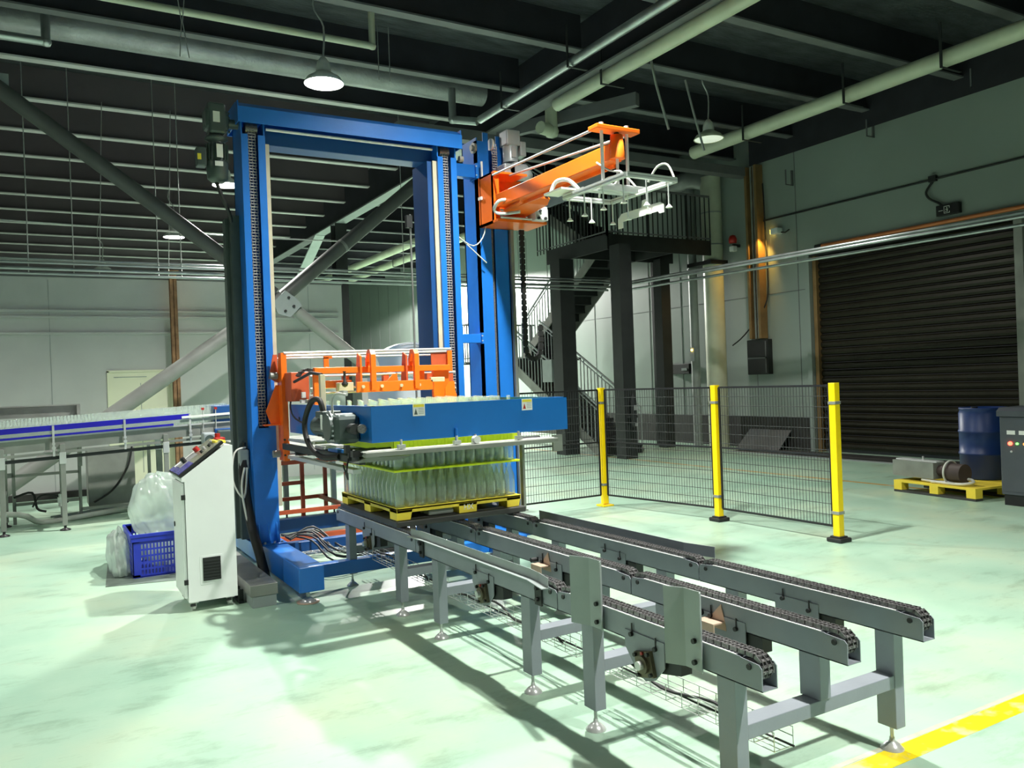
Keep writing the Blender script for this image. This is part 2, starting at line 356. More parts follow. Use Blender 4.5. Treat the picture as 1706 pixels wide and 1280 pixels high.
# dark back shed beyond the partition
# rusty column
rc = thing('rusty_column', (2.03, 14.8, 0), 'narrow rust-stained steel column in front of the white partition', 'column')
B().box(1.98, 2.09, 14.70, 14.715, 0, 3.66).box(1.98, 2.09, 14.81, 14.825, 0, 3.66).box(2.03, 2.04, 14.7, 14.82, 0, 3.66).build('shaft', 'rust', rc)
B().box(1.95, 2.12, 14.66, 14.86, 3.63, 3.67).build('top_plate', 'rust', rc)
# big X braces
def pipe_between(nm, a, b, r, m, parent, n=20): return B().cyl(a, b, r, n).build(nm, m, parent)
xb = thing('cross_brace', (3.53, 13.5, 3.07), 'large grey tubular cross brace bolted at a central gusset plate', 'brace')
B().cyl((-.95, 13.5, 0), (3.55, 13.5, 3.13), .115, 20).build('brace_tube', 'brace', xb)
B().cyl((3.55, 13.5, 3.13), (6.7, 13.5, 5.8), .115, 20).build('brace_tube', 'braced', xb)
B().prism([(-.85, 5.9), (-.2, 5.9), (-.2, 6.2), (-.85, 6.2)], 'y', 13.48, 13.52).build('gusset_plate', 'lgrey', xb)
B().cyl((-.55, 13.5, 6.15), (3.40, 13.5, 3.17), .115, 20).build('brace_tube', 'braced', xb)
B().cyl((3.68, 13.5, 2.96), (6.95, 13.5, .36), .1, 20).build('brace_tube', 'brace', xb)
B().prism([(3.35, 3.02), (3.42, 2.84), (3.62, 2.78), (3.82, 2.98), (3.72, 3.1), (3.55, 3.22)], 'y', 13.36, 13.385).build('gusset_plate', 'lgrey', xb)
for p in ((3.54, 2.88), (3.68, 2.96), (3.60, 3.1)):
    B().cyl((p[0], 13.33, p[1]), (p[0], 13.36, p[1]), .022, 8).build('bolt', 'dark', xb)
for (x, z, a) in ((2.6, 2.46, 0), (.9, 1.28, 0), (4.6, 4.02, 0)):
    B().cyl((x-.02, 13.5, z-.015), (x+.02, 13.5, z+.015), .12, 20).build('weld_collar', 'brace', xb)

# steel columns far away in the middle
def hcol(x, y, z1, m, lab, w=.3, d=.3, name='steel_column', z0=0):
    o = thing(name, (x, y, z0), lab, 'column')
    B().box(x-w/2, x+w/2, y-d/2, y-d/2+.02, z0, z1).box(x-w/2, x+w/2, y+d/2-.02, y+d/2, z0, z1).box(x-.01, x+.01, y-d/2+.02, y+d/2-.02, z0, z1).build('shaft', m, o)
    B().box(x-w/2-.06, x+w/2+.06, y-d/2-.06, y+d/2+.06, z0, z0+.03).build('base_plate', m, o)
    return o
hcol(6.95, 17.2+3.5, 5.87, 'dark', 'dark steel column behind the cross brace under the roof girder', .3, .4)
# white drain pipe near partition end
dp = thing('drain_pipe', (5.3, 16.2, 0), 'pale vertical drain pipe at the end of the white partition', 'pipe')
B().cyl((5.3, 16.2, 0), (5.3, 16.2, 3.4), .07).build('pipe', 'pipeg', dp); B().cyl((5.3, 16.2, 1.6), (5.3, 16.2, 1.68), .085).build('collar', 'pipeg', dp)

# ------------------------------------------------------------------ overhead pipes
def run(name, pts, r, m, label, cat='pipe', clamps=(), n=12, group=None, cr=1.25):
    o = thing(name, pts[0], label, cat, group)
    for a, b in zip(pts[:-1], pts[1:]): B().cyl(a, b, r, n).build('pipe_length', m, o)
    for q in pts[1:-1]: B().lathe((q[0], q[1], q[2]-r*1.15), [(0, 0), (r*.9, r*.3), (r*1.2, r*1.15), (r*.9, r*2.0), (0, r*2.3)], 12).build('elbow', m, o)
    for c in clamps:
        c = Vector(c)
        B().box(c.x-r*cr-.01, c.x-r*cr, c.y-.02, c.y+.02, c.z-r*cr, c.z+.45).box(c.x-r*cr-.01, c.x+r*cr+.14, c.y-.02, c.y+.02, c.z-r*cr-.01, c.z-r*cr).build('hanger_bracket', 'dark', o)
    return o
run('overhead_pipe', [(7.02, 10.4, 5.8), (7.02, 2.0, 5.8)], .1, 'pipeg', 'long pale green pipe hung beside the central roof girder', clamps=[(7.02, 9.1, 5.8), (7.02, 5.0, 5.8)])
run('overhead_pipe', [(7.3, 11.0, 6.1), (7.3, 11.0, 5.6), (7.02, 10.9, 5.6)], .1, 'pipeg', 'pale drain elbow under the end of the central roof girder')
run('overhead_pipe', [(6.0, 11.0, 5.62), (6.0, 2.0, 5.62)], .06, 'pipes', 'shiny silver sprinkler pipe running up towards the top of the picture', clamps=[(6.0, 8.5, 5.62), (6.0, 10.2, 5.62), (6.0, 6, 5.62)])
run('overhead_pipe', [(5.75, 11.44, 6.2), (5.75, 11.44, 5.72), (6.0, 11.1, 5.62)], .06, 'pipes', 'short silver pipe drop with bend above the blue top beam')
run('overhead_pipe', [(10.9, 11.6, 5.8), (10.9, 4.0, 5.8)], .12, 'pipeg', 'thick pale green pipe hung near the right wall', clamps=[(10.9, 10.2, 5.8), (10.9, 8.15, 5.8), (10.9, 6.6, 5.8)])
run('overhead_pipe', [(10.75, 19.5, 5.8), (10.75, 39, 5.8)], .12, 'pipeg', 'pale far pipe seen between the blue columns, lower of two', clamps=[(10.75, 23, 5.8), (10.75, 26, 5.8)])
run('overhead_pipe', [(9.75, 19.5, 5.8), (9.75, 39, 5.8)], .12, 'pipeg', 'pale far pipe seen between the blue columns, upper of two')
run('overhead_pipe', [(-2, 10.3, 6.14), (4.02, 10.3, 6.14), (4.02, 10.3, 6.68)], .045, 'pipeg', 'thin cream pipe under the deck above the lit lamp')
run('overhead_pipe', [(-1, 11.6, 6.02), (.24, 11.6, 6.02), (.24, 11.6, 6.5)], .055, 'pipes', 'short grey pipe with elbow in the top left corner')
run('overhead_pipe', [(-6, 12.0, 6.41), (6.6, 12.0, 6.41)], .19, 'lagfoil', 'large foil-wrapped duct between the dark roof beams', n=20)
# pipe rack running round the hall at door height
pr = thing('pipe_rack', (0, 14.2, 3.6), 'bundle of thin silver service pipes running across the hall at lintel height', 'pipes')
for (dy, dz, r) in ((0, 0, .028), (.0, .09, .022), (.1, -.06, .022), (.05, .15, .018)):
    B().cyl((-8, 14.2+dy, 3.56+dz), (10.9-dy, 14.2+dy, 3.56+dz), r, 8).build('service_pipe', 'pipes', pr)
for (dx, dz) in ((0, 0), (.13, -.09), (.06, .06)):
    B().cyl((10.9+dx, 14.2, 3.56+dz), (11.75+dx, 3.0, 3.56+dz), .026, 8).build('service_pipe', 'pipes', pr)
for x in (-2.4, -.05, .55, 1.75, 2.1, 6.0, 8.5):
    B().cyl((x, 14.2, 3.5), (x, 14.2, 6.7), .008, 6).build('hanger_rod', 'galv', pr)
for x in (.9, 1.9): B().cyl((x, 14.2, 3.5), (x+.12, 14.2, 6.2), .006, 6).build('hanger_rod', 'galv', pr)
# thin catenary wire along the purlins
cw = B().tube([(-1, 14.6, 4.35), (3.5, 14.6, 4.28), (8, 14.6, 4.35)], .012, 6); cw = tag(cw.build('hanging_wire', 'galv'), 'thin pale wire strung across behind the blue portal', 'wire')
# copper pipe over the shutter
cp = thing('copper_pipe', (13.1, 8.5, 3.97), 'orange copper-coloured pipe above the roller shutter', 'pipe')
B().cyl((13.12, 10.55, 3.98), (13.12, 4.5, 3.98), .038, 10).build('pipe', 'copper', cp); B().cyl((13.12, 10.7, 3.98), (13.12, 10.55, 3.98), .045, 10).build('cap', 'dark', cp)
wp = thing('wall_conduit', (13.15, 9, 4.74), 'dark conduit along the upper right wall with junction box', 'conduit')
B().cyl((13.17, 12.1, 4.74), (13.17, 4, 4.74), .018, 8).build('conduit_run', 'dark', wp)
B().cb(13.16, 8.3, 4.75, .06, .13, .1).build('junction_box', 'dark', wp)
B().tube([(13.16, 8.3, 4.7), (13.15, 8.42, 4.55), (13.15, 8.36, 4.42), (13.15, 8.18, 4.3), (13.15, 8.16, 4.22)], .02, 8).build('flexible_conduit', 'dark', wp)
# exit sign
es = thing('exit_sign', (13.15, 8.04, 4.08), 'small black exit sign with pale pictogram above the shutter', 'sign')
B().bb(13.12, 13.2, 7.84, 8.24, 4.09, 4.27, .008).build('sign_box', 'black', es)
q = B()
for (y0, y1, z0, z1) in ((8.0, 8.1, 4.23, 4.238), (8.0, 8.1, 4.12, 4.128), (8.0, 8.008, 4.12, 4.15), (8.0, 8.008, 4.2, 4.238), (8.092, 8.1, 4.12, 4.238), (8.12, 8.19, 4.17, 4.18),
                         (8.04, 8.055, 4.2, 4.215), (8.03, 8.07, 4.178, 4.19), (8.035, 8.045, 4.14, 4.18), (8.055, 8.075, 4.145, 4.155)):
    q.box(13.115, 13.12, y0, y1, z0, z1)
q.build('pictogram', 'label', es)
# wall brackets (hook frames)
for i, (y, z) in enumerate(((11.25, 5.3), (9.4, 5.75), (7.5, 6.0))):
    o = tag(B().box(13.14, 13.2, y-.01, y+.01, z, z+.3).box(12.98, 13.2, y-.01, y+.01, z, z+.015).box(12.98, 13.0, y-.01, y+.01, z, z+.3).build('cable_hook', 'beam'),
            ['thin wire hook frame under the roof beside the dark duct post', 'thin wire hook frame high on the wall, middle one of three', 'thin wire hook frame high on the wall nearest the right edge'][i], 'hook')
# amber wall light
al = thing('wall_lamp', (13.1, 11.7, 4.3), 'small white wall lamp glowing amber beside the duct post', 'lamp')
B().bb(13.04, 13.2, 11.55, 11.75, 4.4, 4.52, .02).build('lamp_housing', 'white', al)
B().box(13.06, 13.16, 11.75, 11.76, 4.41, 4.5).build('lamp_lens', 'amber', al)
B().tube([(13.15, 11.55, 4.42), (13.15, 11.45, 4.4), (13.15, 11.35, 4.44)], .015, 6).build('bracket', 'dark', al)
for aimp, pw_ in (((-.02, .62, -1.1), 40),):
    l = spot((12.95, 11.78, 4.42), pw_, 92, .03, (1, .55, .1), .6, aimp)
# fire hose cabinet
fc = thing('hose_cabinet', (13.15, 12.2, 1.52), 'black glazed fire cabinet recessed low on the right wall', 'cabinet')
B().bb(13.06, 13.2, 11.93, 12.5, 1.55, 2.28, .01).build('cabinet_body', 'dark', fc)
B().box(13.04, 13.06, 11.98, 12.45, 1.93, 2.22).box(13.04, 13.06, 11.98, 12.45, 1.6, 1.88).build('glass_pane', 'black', fc)
B().box(13.03, 13.06, 11.96, 12.47, 1.88, 1.91).box(13.03, 13.055, 11.96, 11.98, 1.58, 2.24).build('frame_bar', 'beam', fc)
# duct post + conduits at the wall corner
du = thing('duct_post', (13.05, 12.1, 2.3), 'dark bronze service duct post rising beside the amber wall lamp', 'duct')
B().box(12.98, 13.18, 12.28, 12.34, 2.3, 5.9).box(12.98, 13.18, 12.02, 12.08, 2.3, 5.9).box(13.12, 13.18, 12.08, 12.28, 2.3, 5.9).build('duct_channel', 'frame', du)
for y in (12.14, 12.22): B().cyl((13.05, y, 2.3), (13.05, y, 5.9), .025, 8).build('cable', 'steelm', du)
pc = B().tube([(13.1, 11.95, 5.5), (13.1, 11.93, 4.9), (13.1, 11.9, 3.4), (13.1, 12.05, 2.9), (13.1, 12.6, 2.4), (13.1, 12.95, 2.2)], .014, 6).build('wall_cable', 'cable'); tag(pc, 'loose dark cable sagging down the wall by the hose cabinet', 'cable')
ab = thing('alarm_bell', (13.1, 12.95, 4.3), 'small red alarm bell with beacon beside the big round column', 'alarm')
B().lathe((12.98, 12.72, 4.38), [(0, 0), (.08, .0), (.09, .08), (.06, .16), (0, .18)]).build('bell', 'red', ab); B().bb(12.92, 13.05, 12.66, 12.78, 4.2, 4.32, .02).build('beacon', 'label', ab); B().box(12.98, 13.18, 12.7, 12.74, 4.3, 4.36).build('bracket', 'dark', ab)
# big round column and pipes
bc = thing('round_column', (12.9, 13.25, 0), 'thick pale green round column-pipe standing by the right wall', 'column')
B().cyl((12.9, 13.25, 0), (12.9, 13.25, 5.9), .22, 28).build('shaft', 'pipeg', bc)
for z in (5.1, 4.4): B().lathe((12.9, 13.25, z), [(.222, 0), (.226, .0), (.226, .03), (.222, .03)], 28).build('joint_band', 'duct', bc)
vp = thing('standpipe', (12.85, 13.85, 0), 'slim cream standpipe beside the thick round column', 'pipe')
B().cyl((12.85, 13.85, 0), (12.85, 13.85, 5.8), .1, 16).build('pipe', 'duct', vp)
B().cyl((12.85, 13.85, 3.9), (12.85, 13.85, 3.98), .12, 16).build('collar', 'duct', vp)
B().box(12.6, 13.1, 13.3-.3, 13.75, 3.98, 4.06).build('clamp_bar', 'black', vp)
B().cb(12.73, 13.8, 2.05, .04, .12, .3).build('switch_box', 'lgrey', vp); B().cb(12.7, 13.8, 2.15, .02, .04, .04).build('indicator_light', 'amber', vp)
el = thing('duct_elbow', (12.7, 13.9, 6), 'silver lagged duct elbow meeting the round column top', 'duct')
B().tube([(12.9, 13.3, 5.78), (12.8, 13.7, 5.95), (12.85, 14.6, 5.95), (12.9, 15.4, 5.8)], .2, 20).build('duct_length', 'duct', el)
B().tube([(12.85, 14.3, 5.99), (12.86, 14.36, 5.99)], .24, 20).build('duct_joint', 'steelm', el)
tb = thing('tie_beam', (11, 11.6, 6.0), 'grey steel beam crossing below the deck to the right wall', 'beam')
B().box(5.2, 13.1, 12.3, 12.55, 5.72, 5.9).build('web', 'beam', tb)
B().beam((7.0, 12.2, 5.85), (8.1, 9.8, 5.85), .12, .2).build('stub_beam', 'beam', tb)

# ------------------------------------------------------------------ lamps
def highbay(x, y, z, lab, lit):
    o = thing('pendant_lamp', (x, y, z), lab, 'lamp')
    B().lathe((x, y, z), [(.235, 0), (.24, .01), (.20, .07), (.12, .12), (.075, .15)], 28, cap=False).build('lamp_shade', 'lampin' if lit else 'pipeg', o)
    B().lathe((x, y, z+.12), [(.09, 0), (.09, .06), (.075, .14), (.03, .2), (0, .2)], 20).build('lamp_housing', 'lampin', o)
    B().lathe((x, y, z+.002), [(0, .0), (.21, .0), (.225, .008)], 28).build('lamp_lens', 'glow' if lit else 'glowd', o)
    B().tube([(x, y, z+.3), (x+.02, y, z+.7), (x-.1, y, z+.95), (x+.02, y, 6.7)], .012, 6).build('lamp_cord', 'galv', o)
    return o
highbay(3.14, 9.69, 5.3, 'brightly lit round pendant lamp hanging above the blue portal', True)
highbay(3.05, 15.2, 5.3, 'lit pendant lamp half hidden behind the left blue column', True)
highbay(2.92, 20.7, 5.3, 'lit far pendant lamp seen above the left partition', True)
highbay(9.45, 9.7, 5.36, 'dimly glowing pendant lamp hanging near the thick pale pipe', None)
highbay(1.6, 24.0, 4.9, 'small distant lit pendant lamp low over the partition edge', True)
highbay(3.45, 4.9, LAMPZ, 'lit pendant lamp above the chain conveyor, above the picture', True)
highbay(3.5, -.9, LAMPZ, 'lit pendant lamp behind the viewer', True); highbay(-2.6, 5.6, LAMPZ, 'lit pendant lamp left of the picture', True)
highbay(-3.2, 11.0, LAMPZ, 'lit pendant lamp far left outside the picture', True)
highbay(9.45, 20.0, 5.3, 'lit pendant lamp hidden behind the right portal column', True); highbay(11.6, 25.5, 5.3, 'lit pendant lamp by the far right wall behind the column', True)
for (x, y, z, p, a) in LAMPS: spot((x, y, z-.02), p, a, blend=.1 if p > 3000 else .8)

# ================================================================== PORTAL DEPALLETISER
pt = thing('lift_portal', (2.58, 7.1, 0), 'blue two-column lifting portal machine with chain drives and top beam', 'machine')
for (x0, x1, lab) in ((1.61, 1.80, None), (3.38, 3.57, None)):
    bmn = B().bb(x0, x1, 5.98, 9.6, .10, .29, .008).build('base_beam', 'blue', pt)
    B().box(x0-.001, x0+.0, 6.42, 6.425, .1, .29).build('weld_seam', 'blue2', bmn)
    ft = B(); xc = (x0+x1)/2
    ft.cyl((xc, 6.1, .03), (xc, 6.1, .11), .014, 10); ft.lathe((xc, 6.1, 0), [(.06, 0), (.062, .008), (.03, .03), (.018, .04)], 20)
    ft.build('levelling_foot', 'steel', pt)
    B().lathe((xc, 6.1, .0), [(.0, .0), (.085, .0), (.085, .006), (0, .006)], 20).build('foot_pad', 'tan', pt)
B().bb(1.80, 3.38, 6.32, 6.42, .11, .215, .005).build('cross_tube', 'blue', pt)
B().bb(1.80, 3.38, 8.6, 8.72, .1, .24, .005).build('cross_tube', 'blue2', pt)
B().bb(1.80, 3.38, 7.25, 7.35, .12, .24, .005).build('cross_tube', 'blue2', pt)
def chainmesh(pts, wd, pitch, axis, b, rr=.006, th=.011, duplex=True):
    """roller chain along a polyline; wd = chain width vector axis"""
    ax = Vector(axis).normalized(); pts = [Vector(p) for p in pts]
    L = [0]
    for a, c in zip(pts[:-1], pts[1:]): L.append(L[-1]+(c-a).length)
    n = int(L[-1]/pitch); i = 0
    def at(s):
        s = min(max(s, 0), L[-1]-1e-6)
        j = max(k for k in range(len(L)-1) if L[k] <= s); t = (s-L[j])/(L[j+1]-L[j])
        return pts[j].lerp(pts[j+1], t)
    offs = (-.5, 0, .5) if duplex else (-.5, .5)
    for k in range(n):
        p, q = at(k*pitch), at((k+1)*pitch); d = (q-p)
        if d.length < 1e-5: continue
        d.normalize(); up = ax.cross(d)
        for o_ in offs:
            oo = o_ + (.07 if k % 2 else -.07)*(1 if o_ >= 0 else -1)
            c = ax*wd*oo
            b.beam(p-d*.3*pitch+c, q+d*.3*pitch+c, .0028 if wd < .1 else .003, th, up=up)
        b.beam(p-ax*wd*.5, p+ax*wd*.5, rr*1.5, rr*1.5, up=up)
    return b
def portal_col(x0, flip, lab):
    # U column open to the front; x0 = left edge
    w = .20
    c = B(); c.box(x0, x0+.012, 7.1, 7.42, .29, 3.9); c.box(x0+w-.012, x0+w, 7.1, 7.42, .29, 3.9); c.box(x0, x0+w, 7.40, 7.42, .29, 3.9)
    c.box(x0, x0+.055, 7.088, 7.1, 1.28, 3.78); c.box(x0+w-.06, x0+w, 7.088, 7.1, 1.28, 3.78); c.box(x0, x0+w, 7.088, 7.1, .30, 1.28)
    o = c.build('column', 'blue', pt)
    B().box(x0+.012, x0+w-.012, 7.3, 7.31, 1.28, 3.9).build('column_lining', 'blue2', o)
    ch = chainmesh([(x0+.1, 7.14, 1.30), (x0+.1, 7.14, 3.84)], .055, .025, (1, 0, 0), B(), th=.013)
    tag(ch.build('lifting_chain', 'chainb', pt), kind='stuff')
    # feet gussets and bolts
    for dx in (.02, .1, .17):
        B().prism([(7.1, .30), (7.02, .30), (7.1, .50)], 'x', x0+dx, x0+dx+.012).build('gusset', 'blue', o)
    B().bb(x0-.02, x0+w+.04, 7.0, 7.45, .29, .302, .002).build('foot_plate', 'blue', o)
    for dx in (.01, .06, .14, .2): B().cyl((x0+dx, 7.03, .3), (x0+dx, 7.03, .318), .011, 6).build('foot_bolt', 'steel', o)
    return o
cl = portal_col(1.56, 0, ''); cr_ = portal_col(3.385, 0, '')
# plastic guide rails on inner sides
B().box(1.762, 1.80, 7.12, 7.14, .6, 3.72).build('guide_rail', 'beige', pt); B().box(3.345, 3.385, 7.12, 7.14, .6, 3.74).build('guide_rail', 'beige', pt)
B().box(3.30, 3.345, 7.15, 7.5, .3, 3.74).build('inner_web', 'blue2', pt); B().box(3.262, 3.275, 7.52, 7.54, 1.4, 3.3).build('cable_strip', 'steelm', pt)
B().cb(3.24, 7.5, 3.22, .06, .05, .12).build('limit_switch', 'dark', pt)
# dark cable trough on the left
B().box(1.485, 1.56, 7.28, 7.45, .32, 3.12).build('cable_trough', 'motor', pt)
B().box(1.455, 1.485, 7.36, 7.46, .32, 3.10).build('cable_trough', 'motor', pt)
# top cover
B().prism([(7.04, 3.865), (7.04, 3.995), (7.14, 4.055), (7.5, 4.055), (7.5, 3.865), (7.49, 3.865), (7.49, 4.045), (7.143, 4.045), (7.05, 3.99), (7.05, 3.865)], 'x', 1.53, 3.63).build('top_cover', 'blue', pt)
B().box(1.53, 1.54, 7.05, 7.49, 3.87, 4.045).box(3.62, 3.63, 7.05, 7.49, 3.87, 4.045).build('cover_end', 'blue', pt)
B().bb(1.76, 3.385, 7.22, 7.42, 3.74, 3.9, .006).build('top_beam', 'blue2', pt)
B().cyl((1.78, 7.13, 3.85), (3.35, 7.13, 3.85), .013, 10).build('drive_shaft', 'wearshine', pt)
for x in (1.66, 3.485): B().cyl((x-.05, 7.18, 3.85), (x+.05, 7.18, 3.85), .05, 16).build('sprocket', 'chain', pt)
B().cyl((3.62, 7.1, 3.78), (3.66, 7.1, 3.78), .03, 10).build('bearing', 'steelm', pt)
# left hoist gearmotor (hangs outside)
def gearmotor_v(parent, x, y, ztop, s=1., m='motor', flipbox=-1):
    g = B().bb(x-.07*s, x+.07*s, y-.08*s, y+.08*s, ztop-.26*s, ztop, .02*s).bb(x-.1*s, x+.1*s, y-.07*s, y+.07*s, ztop-.23*s, ztop-.05*s, .03*s).build('gearbox', m, parent)
    B().box(x-.035*s, x+.02*s, y-.0825*s, y-.08*s, ztop-.17*s, ztop-.08*s).build('type_plate', 'label', g)
    for i in range(5):
        B().cyl((x+.1*s, y, ztop-(.06+.04*i)*s), (x+.115*s, y, ztop-(.06+.04*i)*s), .01*s, 6).build('bolt', m, g)
    mo = B().lathe((x, y, ztop-.66*s), [(0, 0), (.05*s, 0), (.085*s, .03*s), (.09*s, .16*s), (.086*s, .17*s)], 20).lathe((x, y, ztop-.49*s), [(.08*s, 0), (.08*s, .15*s), (.06*s, .17*s), (.095*s, .19*s), (.095*s, .205*s), (.07*s, .22*s)], 20).build('motor_body', m, parent)
    for i in range(18):
        a = 2*PI*i/18
        B().beam((x+.086*s*math.cos(a), y+.086*s*math.sin(a), ztop-.48*s), (x+.086*s*math.cos(a), y+.086*s*math.sin(a), ztop-.34*s), .004*s, .018*s, up=(math.cos(a), math.sin(a), 0)).build('cooling_fin', m, mo)
    B().box(x-.02*s, x+.03*s, y-.106*s, y-.1*s, ztop-.47*s, ztop-.36*s).build('type_plate', 'label', mo)
    B().box(x-.035*s, x+.03*s, y-.094*s, y-.09*s, ztop-.54*s, ztop-.50*s).build('type_plate', 'label', mo)
    tbx = B().bb(x+flipbox*.17*s, x+flipbox*.09*s, y-.05*s, y+.05*s, ztop-.54*s, ztop-.38*s, .01*s).build('terminal_box', m, parent)
    B().box(x+flipbox*.15*s-.015*s, x+flipbox*.15*s+.015*s, y-.055*s, y-.05*s, ztop-.49*s, ztop-.44*s).build('type_plate', 'labely', tbx)
hm = thing('hoist_gearmotor', (1.39, 7.2, 3.3), 'dark grey-green gearmotor hanging outside the left blue column top', 'motor')
gearmotor_v(hm, 1.38, 7.2, 4.03, 1.0)
B().cyl((1.45, 7.2, 3.88), (1.56, 7.2, 3.88), .04, 12).build('output_flange', 'motor', hm)
B().tube([(1.36, 7.2, 3.4), (1.40, 7.2, 3.28), (1.47, 7.25, 3.14), (1.5, 7.3, 3.05)], .016, 8).build('power_cable', 'cable', hm)

# pick column behind on the right with the swinging arm
pk = thing('pick_arm_column', (4.1, 7.3, 0), 'tall blue column behind the portal carrying the orange arm', 'column')
c = B(); c.box(3.92, 3.932, 7.3, 7.62, .1, 4.08); c.box(4.0, 4.06, 7.3, 7.312, .1, 4.14); c.box(3.92, 4.0, 7.3, 7.36, .1, 4.05)
c.box(4.10, 4.27, 7.3, 7.312, .1, 3.75); c.box(4.255, 4.27, 7.3, 7.62, .1, 4.1); c.box(3.92, 4.27, 7.6, 7.62, .1, 4.1); c.box(4.15, 4.27, 7.3, 7.31, 3.7, 4.12)
c.build('column', 'blue', pk)
B().box(4.065, 4.095, 7.325, 7.335, .3, 3.7).build('toothed_strip', 'chain', pk)
B().box(4.265, 4.30, 7.26, 7.3, .3, 3.3).build('side_rail', 'steelm', pk)
tag(chainmesh([(4.12, 7.28, 3.6), (4.12, 7.28, 4.04)], .05, .025, (1, 0, 0), B(), th=.013).build('lifting_chain', 'chainb', pk), kind='stuff')
B().cyl((4.07, 7.28, 4.02), (4.09, 7.28, 4.02), .06, 14).build('sprocket', 'label', pk)
B().cyl((3.90, 7.34, 3.98), (3.925, 7.34, 3.98), .055, 14).cyl((3.88, 7.34, 3.98), (3.93, 7.34, 3.98), .03, 10).build('bearing', 'steelm', pk)
for (z0, z1) in ((3.67, 3.8), (2.0, 2.09)):
    br = B().bb(3.6, 3.92, 7.3, 7.4, z0, z1, .004).build('bracket_tube', 'blue', pk)
    B().box(3.895, 3.92, 7.27, 7.43, z0-.01, z1+.012).build('flange_plate', 'blue', br)
    for zz in (z0+.02, z1-.02): B().cyl((3.9, 7.268, zz), (3.9, 7.28, zz), .008, 6).build('bolt', 'steel', br)
B().box(3.93, 3.945, 7.22, 7.24, 3.45, 3.82).box(3.9, 3.97, 7.2, 7.26, 3.43, 3.46).build('sensor_bracket', 'whitep', pk)
B().tube([(3.95, 7.2, 3.4), (3.93, 7.2, 3.1), (3.8, 7.2, 2.96), (3.62, 7.2, 3.05)], .006, 6).tube([(3.6, 7.25, 3.1), (3.75, 7.2, 2.95), (3.95, 7.22, 2.8)], .006, 6).build('sensor_cable', 'wcable', pk)
B().bb(3.8, 4.4, 7.25, 7.7, 0, .1, .005).build('base_plate', 'blue2', pk)
m2 = thing('arm_gearmotor', (4.3, 7.2, 3.6), 'silver-grey gearmotor standing on the second blue column', 'motor')
g2 = B().bb(4.18, 4.34, 7.12, 7.28, 3.995, 4.15, .012).build('fan_cover', 'motorl', m2)
B().lathe((4.26, 7.2, 3.83), [(.085, 0), (.078, .01), (.078, .15), (.08, .165)], 20).build('motor_body', 'motorl', m2)
B().bb(4.35, 4.42, 7.14, 7.26, 3.9, 4.05, .01).build('terminal_box', 'motorl', m2); B().box(4.23, 4.28, 7.115, 7.12, 3.87, 3.97).build('type_plate', 'labelg', m2)
B().bb(4.13, 4.27, 7.1, 7.28, 3.66, 3.80, .02).cyl((4.28, 7.1, 3.74), (4.28, 7.3, 3.74), .08, 18).lathe((4.4, 7.2, 3.68), [(.09, 0), (.11, .03), (.08, .1), (.05, .14)], 16).build('gearbox', 'motorl', m2)
for i in range(6):
    B().cyl((4.26+.06*math.cos(i), 7.09, 3.74+.06*math.sin(i)), (4.26+.06*math.cos(i), 7.1, 3.74+.06*math.sin(i)), .008, 6).build('bolt', 'motorl', m2)

arm = thing('sheet_picking_arm', (4.1, 7.15, 3.2), 'orange cantilever arm with aluminium suction gripper frame pointing forward', 'machine')
cb = B(); cb.box(3.92, 3.935, 7.0, 7.28, 3.16, 3.66); cb.box(3.92, 4.0, 7.0, 7.015, 3.16, 3.66); cb.box(3.92, 4.48, 6.9, 7.28, 3.16, 3.185); cb.box(3.92, 4.4, 7.24, 7.255, 3.16, 3.66)
cb.box(3.92, 4.3, 6.95, 7.25, 3.64, 3.66); cb.prism([(6.5, 3.36), (7.25, 3.3), (7.25, 3.42), (6.75, 3.44), (6.5, 3.46)], 'x', 4.24, 4.26)
cb.prism([(6.55, 3.33), (6.6, 3.28), (7.25, 3.22), (7.25, 3.24), (6.6, 3.30), (6.57, 3.35)], 'x', 3.98, 4.3)
cb.build('arm_carriage', 'orange', arm)
B().cyl((3.95, 6.9, 3.27), (4.3, 6.9, 3.27), .012, 10).cyl((3.95, 6.9, 3.2), (4.3, 6.9, 3.2), .012, 10).build('guide_rod', 'steel', arm)
bx = B().bb(4.3, 4.45, 6.82, 6.98, 3.18, 3.3, .01).cb(4.38, 6.85, 3.31, .13, .04, .02).build('valve_block', 'alu', arm)
for p in ((4.33, 6.82, 3.2), (4.41, 6.82, 3.2), (4.35, 6.82, 3.27)): B().cyl(p, (p[0], 6.80, p[2]), .014, 8).build('port', 'dark', bx)
bo = B().bb(3.93, 4.05, 5.12, 6.95, 3.3, 3.43, .006).build('boom', 'orange', arm)
B().box(4.03, 4.05, 5.2, 6.9, 3.27, 3.3).build('boom_rib', 'orange', bo)
B().tube([(3.97, 6.75, 3.34), (3.88, 6.8, 3.33), (3.87, 6.88, 3.26), (3.93, 6.85, 3.22), (4.05, 6.7, 3.22)], .016, 8).build('hose_loop', 'wcable', arm)
hd = B().lathe((3.99, 5.1, 3.31), [(.062, 0), (.062, .005), (.05, .185), (0, .185)], 24).build('head_barrel', 'orange', arm)
B().bb(3.76, 4.18, 5.04, 5.16, 3.515, 3.55, .006).build('head_crossbar', 'orange', arm)
for x in (3.845, 4.09):
    B().cyl((x, 5.1, 3.06), (x, 5.1, 3.57), .014, 12).build('guide_rod', 'wearshine', arm)
    B().cyl((x, 5.1, 3.55), (x, 5.1, 3.58), .02, 8).build('rod_nut', 'steel', arm)
B().cyl((3.99, 5.1, 3.06), (3.99, 5.1, 3.31), .012, 12).build('piston_rod', 'wearshine', arm)
B().cyl((3.99, 5.1, 3.495), (3.99, 5.1, 3.56), .02, 12).build('barrel_cap', 'dark', arm)
